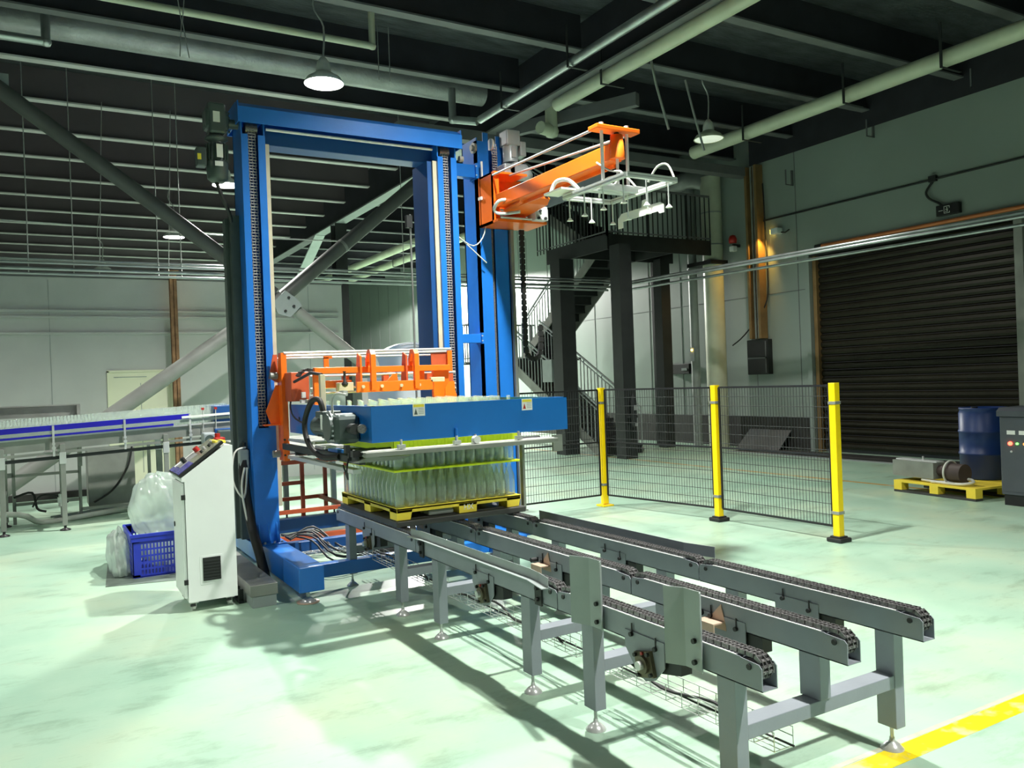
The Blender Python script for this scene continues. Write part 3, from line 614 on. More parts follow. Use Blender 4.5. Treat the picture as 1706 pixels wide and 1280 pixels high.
B().cyl((3.80, 5.12, 3.53), (3.935, 7.02, 3.63), .011, 8).build('tie_rod', 'steel', arm)
B().cyl((4.16, 5.12, 3.53), (4.10, 6.95, 3.63), .011, 8).build('tie_rod', 'steel', arm)
# gripper frame, profiles
gz = 3.03; gx0, gx1, gy0, gy1 = 3.64, 4.10, 4.56, 5.34
gp = B()
for (a, b_) in (((gx0, gy0), (gx1, gy0)), ((gx0, gy1), (gx1, gy1)), ((gx0, gy0), (gx0, gy1)), ((gx1, gy0), (gx1, gy1))):
    f = B().beam((a[0], a[1], gz), (b_[0], b_[1], gz), .035, .035).build('profile', 'alu', arm)
    d = Vector((b_[0]-a[0], b_[1]-a[1], 0)).normalized(); n_ = Vector((-d.y, d.x, 0))*.0178
    for s_ in (-1, 1): B().beam(Vector((*a, gz))+n_*s_, Vector((*b_, gz))+n_*s_, .001, .007).build('profile_slot', 'labelg', f)
B().beam((gx0+.05, 4.95, gz), (gx1-.05, 4.95, gz), .04, .03).beam((gx0, 5.12, gz+.02), (gx1, 5.12, gz+.02), .07, .02).build('cross_plate', 'alu', arm)
B().bb(3.78, 4.2, 5.0, 5.22, gz+.03, gz+.055, .003).build('mount_plate', 'alu', arm)
B().box(3.52, 3.66, 5.2, 5.45, gz+.03, gz+.045).build('white_plate', 'whitep', arm)
B().prism([(3.48, 2.84), (3.48, 2.93), (3.54, 2.955), (3.56, 3.03), (3.62, 3.03), (3.63, 2.95), (3.8, 2.95), (3.84, 2.92), (3.84, 2.84), (3.8, 2.84), (3.8, 2.87), (3.53, 2.87), (3.53, 2.84)], 'y', 4.1, 4.11)
wpz = B().prism([(0, -.03), (0, .05), (.05, .085), (.30, .085), (.31, .14), (.35, .14), (.36, .085), (.52, .085), (.56, .06), (.56, 0), (.51, 0), (.49, .02), (.06, .02), (.06, -.03)], 'x', -.004, .004)
o = wpz.build('white_end_plate', 'whitep'); o.parent = arm; o.location = Vector((4.12, 5.0, 2.80))-ORG[arm.name]; o.rotation_euler = (0, 0, math.radians(180)); ORG[o.name] = ORG[arm.name]
k_ = 0
for y in (4.62, 4.86, 5.1, 5.3):
    for x in (gx0+.02, gx1-.02, (gx0+gx1)/2):
        if x not in (gx0+.02, gx1-.02) and y not in (4.62, 5.3): continue
        q = B().cyl((x, y, gz-.17), (x, y, gz), .0055, 8).build('suction_stem', 'alu', arm)
        B().lathe((x, y, gz-.19), [(.026, 0), (.018, .01), (.006, .025)], 14).build('suction_cup', 'whitep', q)
B().tube([(3.7, 5.2, gz+.02), (3.66, 5.3, gz+.13), (3.62, 5.42, gz+.14), (3.58, 5.45, gz+.04)], .016, 8).tube([(3.95, 5.3, gz+.02), (3.92, 5.18, gz+.13), (3.97, 5.0, gz+.12), (4.0, 4.9, gz+.02)], .008, 8).tube([(3.9, 5.25, 3.31), (3.93, 5.12, 3.22), (3.95, 5.0, 3.18), (3.88, 5.0, 3.08)], .008, 8).tube([(4.0, 4.75, gz+.02), (4.03, 4.68, gz+.12), (4.06, 4.6, gz+.12), (4.08, 4.55, gz+.01)], .008, 8).build('air_hose', 'wcable', arm)
# drag chain hanging from arm carriage
dg = B()
pts_ = [(4.36, 7.2, 3.15-.06*i) for i in range(21)]+[(4.36+.09*(1-math.cos(a)), 7.2, 1.92-.1*math.sin(a)) for a in (0.5, 1.0, 1.57, 2.1, 2.6, 3.1)]+[(4.55, 7.2, 2.0+.06*i) for i in range(4)]
for a, b_ in zip(pts_[:-1], pts_[1:]):
    a = Vector(a); b_ = Vector(b_); dg.beam(a, a.lerp(b_, .78), .05, .03, up=(0, 1, 0)); dg.beam(a, b_, .03, .022, up=(0, 1, 0))
tag(dg.build('drag_chain', 'rubber', arm), kind='stuff')

# ================================================================== LIFTING CARRIAGE WITH TRAY
ca = thing('sweeping_carriage', (2.58, 6.4, 1.2), 'orange carriage and blue bottle tray hanging in the portal', 'machine')
# left and right side plates
for (x, sgn) in ((1.78, 1), (3.36, -1)):
    sp = B().prism([(6.9, 1.0), (6.9, 1.91), (6.98, 1.91), (7.06, 1.55), (7.06, 1.0)], 'x', x-.006, x+.006).box(x-.006 if sgn > 0 else x-.04, x+.04 if sgn > 0 else x+.006, 6.895, 6.905, 1.0, 1.91).build('side_plate', 'orange', ca)
    for z in (1.05, 1.12, 1.18): B().cyl((x, 6.885, z), (x, 6.9, z), .009, 6).build('bolt', 'dark', sp)
B().prism([(1.70, 1.31), (1.66, 1.42), (1.75, 1.64), (1.775, 1.64), (1.775, 1.31)], 'y', 7.0, 7.012).box(1.64, 1.78, 6.97, 7.05, 1.30, 1.312).build('guide_wing', 'orange', ca)
B().prism([(1.70, 1.70), (1.74, 1.90), (1.775, 1.90), (1.775, 1.66)], 'y', 7.02, 7.03).build('guide_wing', 'redor', ca)
B().prism([(3.46, 1.45), (3.45, 1.5), (3.38, 1.68), (3.362, 1.70), (3.362, 1.45)], 'y', 7.0, 7.012).build('guide_wing', 'orange', ca)
for z in (1.06, 1.72): B().cyl((1.70, 6.98, z), (1.76, 6.98, z), .03, 14).build('guide_roller', 'steelm', ca)
B().cyl((1.80, 6.9, 1.905), (3.36, 6.9, 1.925), .012, 10).build('top_bar', 'steel', ca); B().cyl((1.80, 7.0, 1.885), (3.36, 7.0, 1.905), .012, 10).build('top_bar', 'steel', ca)
B().cyl((1.80, 7.12, 1.87), (3.36, 7.12, 1.88), .01, 8).build('top_bar', 'steel', ca)
# right wide plate
B().box(3.2, 3.36, 7.0, 7.01, 1.45, 1.92).build('rear_plate', 'redor', ca)
# inner orange pusher frame
B().bb(1.90, 3.09, 6.37, 6.42, 1.715, 1.765, .004).build('pusher_beam', 'orange', ca)
for (x0, x1, z0) in ((1.90, 1.955, 1.44), (2.94, 3.09, 1.44), (2.80, 2.86, 1.56)): B().bb(x0, x1, 6.4, 6.44, z0, 1.72, .004).build('pusher_post', 'orange', ca)
B().prism([(3.0, 1.43), (3.0, 1.56), (3.04, 1.62), (3.09, 1.62), (3.10, 1.43)], 'y', 6.3, 6.312).build('gusset', 'orange', ca)
B().bb(2.22, 2.89, 6.3, 6.33, 1.555, 1.64, .004).build('clamp_bar', 'orange', ca); B().bb(1.95, 2.22, 6.42, 6.45, 1.6, 1.66, .004).build('clamp_bar', 'orange', ca)
for x in (2.27, 2.43, 2.6, 2.76): B().cyl((x, 6.285, 1.6), (x, 6.3, 1.6), .014, 8).build('bar_bolt', 'beige', ca)
B().bb(2.87, 3.0, 6.3, 6.34, 1.62, 1.66, .003).bb(2.08, 2.22, 6.38, 6.41, 1.57, 1.64, .003).build('wear_block', 'beige', ca)
for x in (2.36, 2.74):
    B().prism([(6.28, 1.57), (6.28, 1.86), (6.31, 1.9), (6.37, 1.9), (6.42, 1.82), (6.42, 1.76), (6.39, 1.76), (6.39, 1.80), (6.35, 1.865), (6.325, 1.865), (6.32, 1.84), (6.32, 1.57)], 'x', x-.02, x+.02).build('hook_bracket', 'orange', ca)
B().prism([(6.35, 1.6), (6.35, 1.85), (6.42, 1.88), (6.48, 1.6)], 'x', 2.27, 2.285).build('hook_cheek', 'orange', ca); B().prism([(6.35, 1.6), (6.35, 1.85), (6.42, 1.88), (6.48, 1.6)], 'x', 2.67, 2.685).build('hook_cheek', 'redor', ca)
B().box(2.02, 2.06, 6.5, 6.52, 1.76, 1.85).box(2.02, 2.09, 6.5, 6.52, 1.84, 1.86).build('stop_tab', 'orange', ca)
for z in (1.70, 1.60, 1.56): B().cyl((1.9, 6.5, z), (3.2, 6.5, z), .009, 8).build('slide_rod', 'steel', ca)
for x in (2.2, 2.55, 2.95, 3.15): B().cb(x, 6.52, 1.64, .05, .05, .13).build('slide_block', 'redor', ca)
B().prism([(2.48, 1.62), (2.56, 1.70), (2.59, 1.70), (2.60, 1.64), (2.53, 1.58)], 'y', 6.36, 6.37).build('latch', 'orange', ca)
B().lathe((2.13, 6.33, 1.6), [(0, 0), (.02, .01), (.028, .03), (.012, .05), (.01, .12), (.016, .13)], 12).build('knob', 'dark', ca)
# left box with drag chain loop
B().bb(1.80, 1.95, 6.7, 6.95, 1.5, 1.74, .006).build('side_box', 'redor', ca)
dl = B()
arc = [(1.90+.085*math.cos(a), 6.58, 1.66+.095*math.sin(a)) for a in [PI*.85-i*.35 for i in range(11)]]
for a, b_ in zip(arc[:-1], arc[1:]): dl.beam(a, Vector(a).lerp(Vector(b_), .8), .02, .09, up=(0, 1, 0))
tag(dl.build('drag_chain_loop', 'rubber', ca), kind='stuff')
for (x, y, z) in ((1.87, 6.6, 1.5), (1.92, 6.55, 1.48), (1.99, 6.6, 1.50)): B().cb(x, y, z, .05, .05, .03).cb(x, y, z+.05, .03, .03, .05).build('cylinder_block', 'alu', ca)
B().bb(1.88, 2.02, 6.55, 6.58, 1.485, 1.515, .003).build('cylinder_bar', 'beige', ca)
B().tube([(1.83, 6.8, 1.55), (1.80, 6.75, 1.45), (1.80, 6.6, 1.36), (1.86, 6.3, 1.30)], .007, 6).build('air_line', 'cable', ca)
# tray walls
ty0, ty1, tz0, tz1 = 4.95, 6.9, 1.238, 1.47
B().bb(1.83, 3.33, ty0, ty0+.012, tz0, tz1, .002).build('tray_front', 'trayblue', ca)
tl = B().bb(1.83, 1.842, ty0+.012, ty1, tz0, tz1, .002).build('tray_side', 'trayblue', ca)
B().bb(3.318, 3.33, ty0+.012, ty1, tz0, tz1, .002).build('tray_side', 'trayblue', ca)
B().bb(1.842, 3.318, 6.45, 6.462, tz0+.05, tz1-.02, .002).build('tray_back', 'blue2', ca)
B().box(1.83, 3.33, ty0, ty0+.035, tz1, tz1+.003).box(3.30, 3.33, ty0, ty1, tz1, tz1+.003).box(1.83, 1.86, ty0, ty1, tz1, tz1+.003).build('tray_rim', 'trayblue', ca)
for y in (6.45, 6.6): B().cyl((1.826, y, 1.36), (1.83, y, 1.36), .016, 12).build('side_hole', 'black', ca)
def warn(x, z):
    w = B().box(x-.043, x+.043, ty0-.002, ty0, z-.04, z+.04).build('warning_label', 'label', ca)
    B().box(x-.038, x+.038, ty0-.0025, ty0-.002, z+.018, z+.036).build('label_header', 'labely', w)
    for i in range(4): B().box(x-.002, x+.036, ty0-.0025, ty0-.002, z+.008-i*.011, z+.012-i*.011).build('label_line', 'labelg', w)
    B().prism([(x-.034, z-.03), (x-.01, z-.03), (x-.022, z+.01)], 'y', ty0-.0025, ty0-.002).build('label_symbol', 'red' if x > 2.5 else 'motor', w)
warn(2.16, 1.435); warn(2.99, 1.432)
# bottom support rails and slide table
B().bb(1.76, 3.2, 4.88, 4.93, 1.155, 1.185, .003).build('rail_bar', 'steelm', ca)
B().box(1.76, 3.2, 4.93, 5.02, 1.183, 1.188).build('rail_plate', 'whitep', ca)
for x in (2.02, 2.42, 2.56, 2.9):
    q = B().cyl((x, 4.93, 1.16), (x, 4.93, 1.25), .008, 8).cb(x, 4.93, 1.205, .05, .03, .025).build('toggle_clamp', 'steel', ca)
B().cyl((2.42, 4.935, 1.19), (2.42, 4.935, 1.30), .009, 8).build('clamp_pin', 'blue', ca)
B().cyl((2.56, 4.9, 1.215), (2.56, 4.94, 1.215), .026, 16).build('roller', 'label', ca)
B().prism([(1.70, 1.12), (1.80, 1.15), (2.1, 1.14), (2.0, 1.12)], 'y', 4.95, 5.0).build('nose_plate', 'steelm', ca)
B().bb(1.76, 1.80, 5.0, 6.9, 1.10, 1.15, .004).build('side_rail', 'dark', ca)
for (y, z) in ((5.3, 1.09), (5.6, 1.07), (5.95, 1.05), (6.3, 1.03), (6.65, 1.01)):
    B().cyl((1.80, y, z+.07), (3.3, y, z+.07), .02, 12).build('table_roller', 'dark', ca)
B().bb(1.80, 1.86, 5.25, 6.9, 1.02, 1.05, .003).box(1.8, 1.95, 6.2, 6.85, 1.17, 1.19).box(1.8, 1.9, 5.9, 6.1, 1.15, 1.17).build('slide_bar', 'steel', ca)
B().cyl((3.2, 6.9, 1.15), (3.2, 6.9, 1.0), .012, 8).box(3.22, 3.3, 4.98, 5.0, 1.08, 1.2).build('drop_stay', 'steelm', ca)
B().cb(1.74, 5.0, 1.175, .06, .05, .04).build('end_block', 'black', ca)
# tray gearmotor on its left side
tm = thing('tray_gearmotor', (1.72, 5.5, 1.2), 'grey gearmotor fixed sideways on the blue tray side', 'motor')
tgb = B().bb(1.66, 1.83, 5.16, 5.40, 1.23, 1.42, .03).cyl((1.64, 5.28, 1.34), (1.83, 5.28, 1.34), .09, 20).build('gearbox', 'motor', tm)
B().cyl((1.655, 5.28, 1.38), (1.66, 5.28, 1.38), .07, 20).build('gearbox_cap', 'motorl', tgb)
for i in range(4): B().box(1.648, 1.66, 5.19, 5.27, 1.25+i*.032, 1.262+i*.032).box(1.648, 1.66, 5.29, 5.37, 1.25+i*.032, 1.262+i*.032).build('casting_rib', 'motorl', tgb)
B().cyl((1.75, 5.16, 1.33), (1.75, 5.06, 1.33), .02, 10).cyl((1.75, 5.1, 1.33), (1.75, 5.03, 1.33), .035, 14).build('coupling', 'dark', tm)
B().cyl((1.79, 5.03, 1.33), (1.79, 5.01, 1.33), .03, 14).build('bearing', 'chain', tm)
tb2 = B().cyl((1.75, 5.40, 1.33), (1.75, 5.47, 1.33), .085, 20).cyl((1.75, 5.47, 1.33), (1.75, 5.78, 1.33), .075, 20).build('motor_body', 'motor', tm)
for i in range(14):
    a = 2*PI*i/14; B().beam((1.75+.078*math.cos(a), 5.48, 1.33+.078*math.sin(a)), (1.75+.078*math.cos(a), 5.68, 1.33+.078*math.sin(a)), .004, .014, up=(math.cos(a), 0, math.sin(a))).build('cooling_fin', 'motor', tb2)
B().bb(1.68, 1.82, 5.5, 5.66, 1.39, 1.44, .008).build('terminal_box', 'motor', tm)
B().box(1.652, 1.655, 5.41, 5.45, 1.32, 1.42).build('type_plate', 'label', tm)
B().tube([(1.72, 5.6, 1.44), (1.70, 5.62, 1.52), (1.68, 5.75, 1.5), (1.66, 5.86, 1.35), (1.67, 5.8, 1.2), (1.7, 5.6, 1.12), (1.76, 5.4, 1.13)], .02, 10).build('corrugated_hose', 'rubber', tm)
B().tube([(1.74, 5.45, 1.42), (1.73, 5.42, 1.52), (1.74, 5.35, 1.56), (1.76, 5.2, 1.55)], .008, 8).cb(1.77, 5.3, 1.565, .03, .1, .03).build('sensor_cable', 'wcable', tm)
B().bb(1.78, 1.82, 5.84, 5.88, 1.3, 1.7, .003).build('cable_mast', 'beige', tm)
B().tube([(1.80, 5.86, 1.7), (1.79, 6.1, 1.72), (1.80, 6.6, 1.66)], .012, 8).build('mast_cable', 'cable', tm)
B().bb(1.78, 1.83, 5.5, 5.72, 1.1, 1.17, .004).build('motor_bracket', 'blue', tm)
B().cb(1.72, 5.12, 1.2, .03, .04, .05).cb(1.73, 5.1, 1.15, .02, .02, .05).build('sensor', 'dark', tm)
B().tube([(1.72, 5.1, 1.14), (1.70, 5.08, 1.06), (1.73, 5.15, 1.0), (1.75, 5.3, 1.08)], .006, 6).build('sensor_cable', 'cable', tm)

# ================================================================== CHAIN CONVEYOR, three sections
RX = [2.112, 2.557, 3.014]; RW = .076
def conveyor(y0, y1, lab, legs, drive, first=False):
    o = thing('chain_conveyor', ((RX[0]+RX[2])/2, y0, 0), lab, 'conveyor', 'three grey chain conveyor sections in line')
    for i, x in enumerate(RX):
        # U channel with chamfered ends
        pl = [(y0, .5), (y0, .58), (y0+.012, .592), (y0+.10, .598), (y0+.10, .600), (y1-.08, .600), (y1-.08, .598), (y1-.012, .592), (y1, .58), (y1, .5)]
        r = B().prism(pl, 'x', x, x+.004).prism(pl, 'x', x+RW-.004, x+RW).box(x, x+RW, y0, y1, .5, .504).box(x+.012, x+RW-.012, y0+.12, y1-.12, .585, .597).build('rail', 'grey', o)
        B().box(x-.001, x+.006, y0+.12, y1-.1, .6, .603).build('rail_edge', 'wearshine', r)
        for yy in (y0+.055, y1-.05):
            B().cyl((x-.006, yy, .575), (x, yy, .575), .011, 8).build('rail_bolt', 'black', r)
        c = B(); cx = x+RW/2; R = .042; zt = .613
        pts = [(cx, y0+.05+R*math.cos(a)*-1, zt-R+R*math.sin(a)) for a in [-.9+.35*j for j in range(7)]]
        pts = [(cx, y0+.052-R*math.cos(a), zt-R+R*math.sin(a)) for a in [-.7+.25*j for j in range(10)]]
        pts2 = [(cx, y1-.052+R*math.cos(a), zt-R+R*math.sin(a)) for a in [1.57-.3*j for j in range(6)]]
        path = pts+[(cx, y0+.07, zt)]+[(cx, y1-.06, zt)]+pts2[1:]
        chainmesh(path, .046, .0195, (1, 0, 0), c, rr=.007, th=.015)
        tag(c.build('roller_chain', 'chain', o), kind='stuff')
        for yy in (y0+.052, y1-.052):
            s_ = B(); s_.cyl((cx-.02, yy, zt-R), (cx+.02, yy, zt-R), .032, 16)
            for j in range(12):
                a = 2*PI*j/12; s_.beam((cx-.018, yy+.034*math.cos(a), zt-R+.034*math.sin(a)), (cx+.018, yy+.034*math.cos(a), zt-R+.034*math.sin(a)), .008, .008)
            s_.build('sprocket', 'chain', o)
    for ly in legs:
        for i, x in enumerate((RX[0]+.008, RX[2]+.008)):
            l = B().bb(x, x+.06, ly-.045, ly+.045, .10, .5, .003).build('leg', 'grey', o)
            f = B().cyl((x+.03, ly, .03), (x+.03, ly, .1), .008, 8).lathe((x+.03, ly, 0), [(.047, 0), (.047, .005), (.026, .026), (.012, .034), (.01, .05)], 20).build('levelling_foot', 'steel', l)
        B().bb(RX[0]+.068, RX[2]+.008, ly-.042, ly+.042, .27, .325, .003).build('cross_beam', 'grey', o)
        B().bb(RX[1]+.006, RX[1]+.066, ly-.05, ly+.05, .325, .5, .003).build('short_leg', 'grey', o)
    dy = drive
    for i, x in enumerate(RX):
        d = B().prism([(dy+.13, .54), (dy+.13, .47), (dy+.05, .375), (dy, .355), (dy-.06, .375), (dy-.12, .44), (dy-.12, .54)], 'x', x-.005, x)
        h = d.build('hanger_plate', 'grey', o)
        B().prism([(dy+.12, .5), (dy+.12, .46), (dy+.05, .4), (dy-.05, .4), (dy-.2, .43), (dy-.2, .5)], 'x', x+.01, x+RW-.01).build('drive_guard', 'dark', o)
        for (yy, zz) in ((dy+.08, .53), (dy-.07, .505)):
            B().cyl((x-.018, yy, zz), (x-.004, yy, zz), .01, 8).box(x-.008, x-.004, yy-.003, yy+.003, zz, zz+.045).build('slot_bolt', 'black', h)
    b = B(); q = []
    for sx, sz in ((-1, -1), (1, -1), (1, 1), (-1, 1)): q.append((dy-.01+sx*.05+sz*.012, .43+sz*.05-sx*.012))
    b.prism(q, 'x', RX[0]-.022, RX[0]-.005); fb = b.build('flange_bearing', 'bearing', o)
    B().cyl((RX[0]-.036, dy-.01, .43), (RX[0]-.02, dy-.01, .43), .036, 20).build('bearing_ring', 'bearing', fb)
    B().cyl((RX[0]-.055, dy-.01, .43), (RX[0]-.02, dy-.01, .43), .018, 14).build('shaft_end', 'steel', fb)
    for u, v in q: B().cyl((RX[0]-.034, dy-.01+(u-dy+.01)*.78, .43+(v-.43)*.78), (RX[0]-.02, dy-.01+(u-dy+.01)*.78, .43+(v-.43)*.78), .009, 6).build('bearing_bolt', 'black', fb)
    B().cyl((RX[0]-.03, dy-.005, .475), (RX[0]-.02, dy-.005, .475), .007, 8).build('grease_cap', 'red', fb)
    B().cyl((RX[0], dy-.01, .43), (RX[2]+RW, dy-.01, .43), .013, 12).build('drive_shaft', 'steelm', o)
    # wire cable basket under the rails
    w = B(); xb0, xb1, zb, zt_ = 2.30, 2.40, .20, .27
    for x_, z_ in ((xb0, zb), (xb0+.033, zb), (xb0+.066, zb), (xb1, zb), (xb0, zb+.035), (xb1, zb+.035), (xb0, zt_), (xb1, zt_)):
        w.tube([(x_, y0+.13, z_), (x_, y1-.02, z_)], .0022, 5, cap=False)
    yy = y0+.13
    while yy < y1:
        w.tube([(xb0, yy, zt_), (xb0, yy, zb), (xb1, yy, zb), (xb1, yy, zt_)], .0022, 5, cap=False); yy += .1
    tag(w.build('wire_cable_basket', 'galv', o), kind='stuff')
    B().tube([(2.33, y0+.3, .22), (2.36, y0+.5, .25), (2.34, y0+.8, .22), (2.37, y0+1.1, .26), (2.33, y1-.1, .22)], .007, 6).tube([(2.37, y0+.1, .215), (2.35, y0+.6, .22), (2.37, y1-.1, .215)], .005, 6).build('cable', 'cable', o)
    # sensor bracket on middle rail
    yb = drive+.02
    B().prism([(yb+.06, .53), (yb, .59), (yb-.03, .50), (yb-.03, .48), (yb+.06, .48)], 'x', RX[1]-.006, RX[1]-.001).box(RX[1]-.07, RX[1]-.001, yb-.02, yb+.09, .512, .518).box(RX[1]-.07, RX[1]-.065, yb-.02, yb+.09, .46, .512).build('sensor_bracket', 'tan', o)
    B().cyl((RX[1]-.05, yb+.12, .53), (RX[1]-.002, yb+.12, .53), .014, 10).build('sensor', 'black', o)
    return o
c1_ = conveyor(2.008, 3.278, 'nearest grey chain conveyor section with two upright guide plates', (2.19, 3.055), 2.63)
c2_ = conveyor(3.286, 4.970, 'middle grey chain conveyor section with long low side guides', (3.60, 4.70), 4.03)
c3_ = conveyor(4.978, 6.62, 'farthest grey chain conveyor section under the loaded pallet', (5.33, 6.38), 5.85)
for (ya, yb, z0, z1) in ((2.91, 3.095, .495, .80), (2.29, 2.452, .49, .79)):
    g_ = B().strip([(2.088, ya-.012), (2.105, ya), (2.105, ya+.09), (2.065, yb)], z0, z1, .004).build('guide_plate', 'lgrey', c1_)
    for zz in (z0+.03, z0+.11): B().cyl((2.09, ya+.035, zz), (2.104, ya+.035, zz), .010, 8).build('plate_bolt', 'black', g_)
sg = B().strip([(2.075, 3.30), (2.10, 3.42), (2.112, 3.52), (2.112, 4.82), (2.095, 5.0)], .606, .655, .003); sg.strip([(2.055, 3.30), (2.095, 3.5), (2.1, 4.82), (2.08, 5.0)], .604, .608, .035)
sg.build('side_guide', 'lgrey', c2_)
B().strip([(3.15, 3.30), (3.11, 3.5), (3.11, 5.03)], .60, .66, .003).build('side_guide', 'grey', c2_)
for yy in (3.44, 4.86):
    q = B().box(2.10, 2.110, yy-.03, yy+.03, .49, .60).build('guide_clamp', 'dark', c2_)
    for zz in (.52, .575): B().cyl((2.085, yy, zz), (2.1, yy, zz), .011, 6).build('clamp_bolt', 'black', q)

# ================================================================== PALLETS, SHEETS AND BOTTLES
PX0, PX1, PY0, PY1 = 2.10, 3.09, 5.25, 6.42
bp_ = thing('base_pallet', (2.58, 5.8, .62), 'flat grey-black pallet board riding on the chains under the yellow pallet', 'pallet')
B().bb(PX0-.01, PX1+.03, PY0-.02, PY1+.02, .626, .668, .008).build('deck', 'palB', bp_)
for y in (PY0+.1, (PY0+PY1)/2, PY1-.1): B().box(PX0, PX1, y-.05, y+.05, .668, .672).build('deck_pad', 'palB', bp_)
yp = thing('yellow_pallet', (2.58, 5.8, .67), 'yellow plastic pallet loaded with bottles on the conveyor', 'pallet')
B().bb(PX0, PX1, PY0, PY1, .735, .757, .006).build('top_deck', 'palY', yp)
B().bb(PX0, PX1, PY0, PY0+.012, .72, .757, .003).bb(PX0, PX0+.012, PY0, PY1, .72, .757, .003).build('deck_rim', 'palY', yp)
for y in (PY0, PY0+.5*(PY1-PY0)-.07, PY1-.14):
    for j, x in enumerate((PX0, (PX0+PX1)/2-.02, PX1-.12)):
        bl = B().prism([(x, .672), (x+.14 if j == 1 else x+.10, .672), (x+.145 if j == 1 else x+.115, .74), (x, .74)], 'y', y, y+.13).build('block', 'palY', yp)
text('lettering', 'HX', .055, (2.65, PY0-.001, .71), (PI/2, 0, 0), 'label', yp)
wr = tag(B().bb(2.35, 2.55, PY0+.03, PY0+.2, .675, .715, .015).build('film_scrap', 'film'), 'crumpled clear film stuffed in the yellow pallet front opening', 'film')
# bottle mesh shared
prof = [(0, .004), (.033, 0), (.0375, .004), (.0375, .13), (.034, .155), (.021, .19), (.0145, .215), (.0145, .238), (.0165, .240), (.0165, .25), (.012, .252)]
bproto = B(); bproto.lathe((0, 0, 0), prof, 14)
bottle_me = None
def bottle(x, y, z, lab, grp, s=1.0):
    global bottle_me
    if bottle_me is None:
        me = bpy.data.meshes.new('glass_bottle'); me.from_pydata(bproto.v, [], bproto.f); me.polygons.foreach_set('use_smooth', [True]*len(bproto.f)); me.materials.append(M['glass']); bottle_me = me
    o = bpy.data.objects.new('glass_bottle', bottle_me); COL.objects.link(o); o.location = (x, y, z); o.scale = (s, s, s)
    return tag(o, lab, 'bottle', grp)
def bulk(name, pts, lab, cat, s=1.0, n=8):
    b = B()
    pr_ = [(r*s, z*s) for r, z in prof]
    for p in pts: b.lathe(p, pr_, n)
    return tag(b.build(name, 'glass', fix=False), lab, cat, kind='stuff')
def layer(z, lab, grp, rest):
    pit = .0785; nx = 12; ny = 14; restp = []
    x0, y0 = PX0+.045, PY0+.05
    for i in range(nx):
        for j in range(ny):
            p = (x0+i*pit*1.02+(0 if j % 2 else 0), y0+j*pit*1.03, z)
            if j < 2 or i < 2 or (i == nx-1 and j < 3): bottle(*p, lab, grp, 1.0)
            else: restp.append(p)
    bulk('bottle_bulk', restp, rest, 'bottles')
layer(.757, 'clear glass bottle in the lower layer on the yellow pallet', 'lower layer of bottles on the yellow pallet', 'inner clear glass bottles of the lower pallet layer')
def sheet(z, lab):
    b = B(); b.bb(PX0-.012, PX1+.0, PY0-.006, PY1, z-.008, z+.006, .002)
    if z > 1.2:
        for i in range(30): b.box(PX0+.03*i+.02, PX0+.03*i+.03, PY0-.009, PY0-.006, 1.15, z)
        b.box(PX0-.008, PX1-.01, PY0-.006, PY0-.003, 1.145, z+.006); b.box(PX0-.008, PX0-.005, PY0-.006, PY1, 1.145, z+.006)
    o = b.build('layer_sheet', 'sheetY'); return tag(o, lab, 'sheet')
sheet(1.011, 'bright yellow divider sheet between the two bottle layers')
layer(1.018, 'clear glass bottle in the upper layer above the yellow sheet', 'upper layer of bottles on the yellow pallet', 'inner clear glass bottles of the upper pallet layer')
sheet(1.271, 'bright yellow divider sheet on top of the upper bottle layer')
rp = []
for i in range(13):
    for j in range(9):
        p = (1.93+i*.084+(.042 if j % 2 else 0), 5.12+j*.13, 1.286)
        if j < 5 or i < 1:
            if 1.9 < p[0] < 2.95: bottle(*p, 'clear glass bottle standing inside the blue tray', 'bottles inside the blue tray', .85)
        elif p[0] < 2.95: rp.append(p)
bulk('bottle_bulk', rp, 'inner clear glass bottles gathered in the blue tray', 'bottles', .85)
tag(B().box(1.87, 3.04, 5.06, 6.3, 1.279, 1.284).build('layer_sheet', 'sheetY'), 'yellow layer sheet under the bottles inside the blue tray', 'sheet')
# thin upright steel sheet beside the pallet
us = thing('upright_steel_strip', (4.6, 8, 0), 'narrow grey upright strip at the pallet right side', 'post')
us.location = (3.20, 5.35, .62); ORG[us.name] = Vector((3.20, 5.35, .62))
B().box(3.145, 3.165, 5.30, 5.34, .62, 1.16).build('strip_plate', 'steelm', us); B().box(3.135, 3.175, 5.29, 5.35, .62, .63).build('strip_foot', 'steelm', us)

# ================================================================== ORANGE-RED STAND BEHIND
of = thing('red_orange_stand', (2.5, 8.5, 0), 'rusty orange tubular stand behind the left portal column', 'stand')
for (x, y) in ((1.95, 8.3), (2.77, 8.3), (1.95, 9.3), (2.85, 9.3), (2.5, 9.0)): B().bb(x-.02, x+.02, y-.02, y+.02, 0, .86, .002).build('post', 'redor', of)
for z in (.36, .86):
    B().bb(1.93, 2.79, 8.28, 8.32, z-.02, z+.02, .002).build('rail', 'redor', of); B().bb(1.93, 2.87, 9.28, 9.32, z-.02, z+.02, .002).build('rail', 'redor', of)
B().bb(1.93, 2.5, 8.98, 9.02, .55, .59, .002).build('rail', 'redor', of); B().bb(1.93, 1.97, 8.3, 9.3, .36, .4, .002).bb(2.75, 2.79, 8.3, 9.3, .34, .38, .002).build('side_rail', 'redor', of)
B().bb(1.9, 3.0, 7.8, 7.85, .15, .2, .002).build('low_rail', 'redor', of)
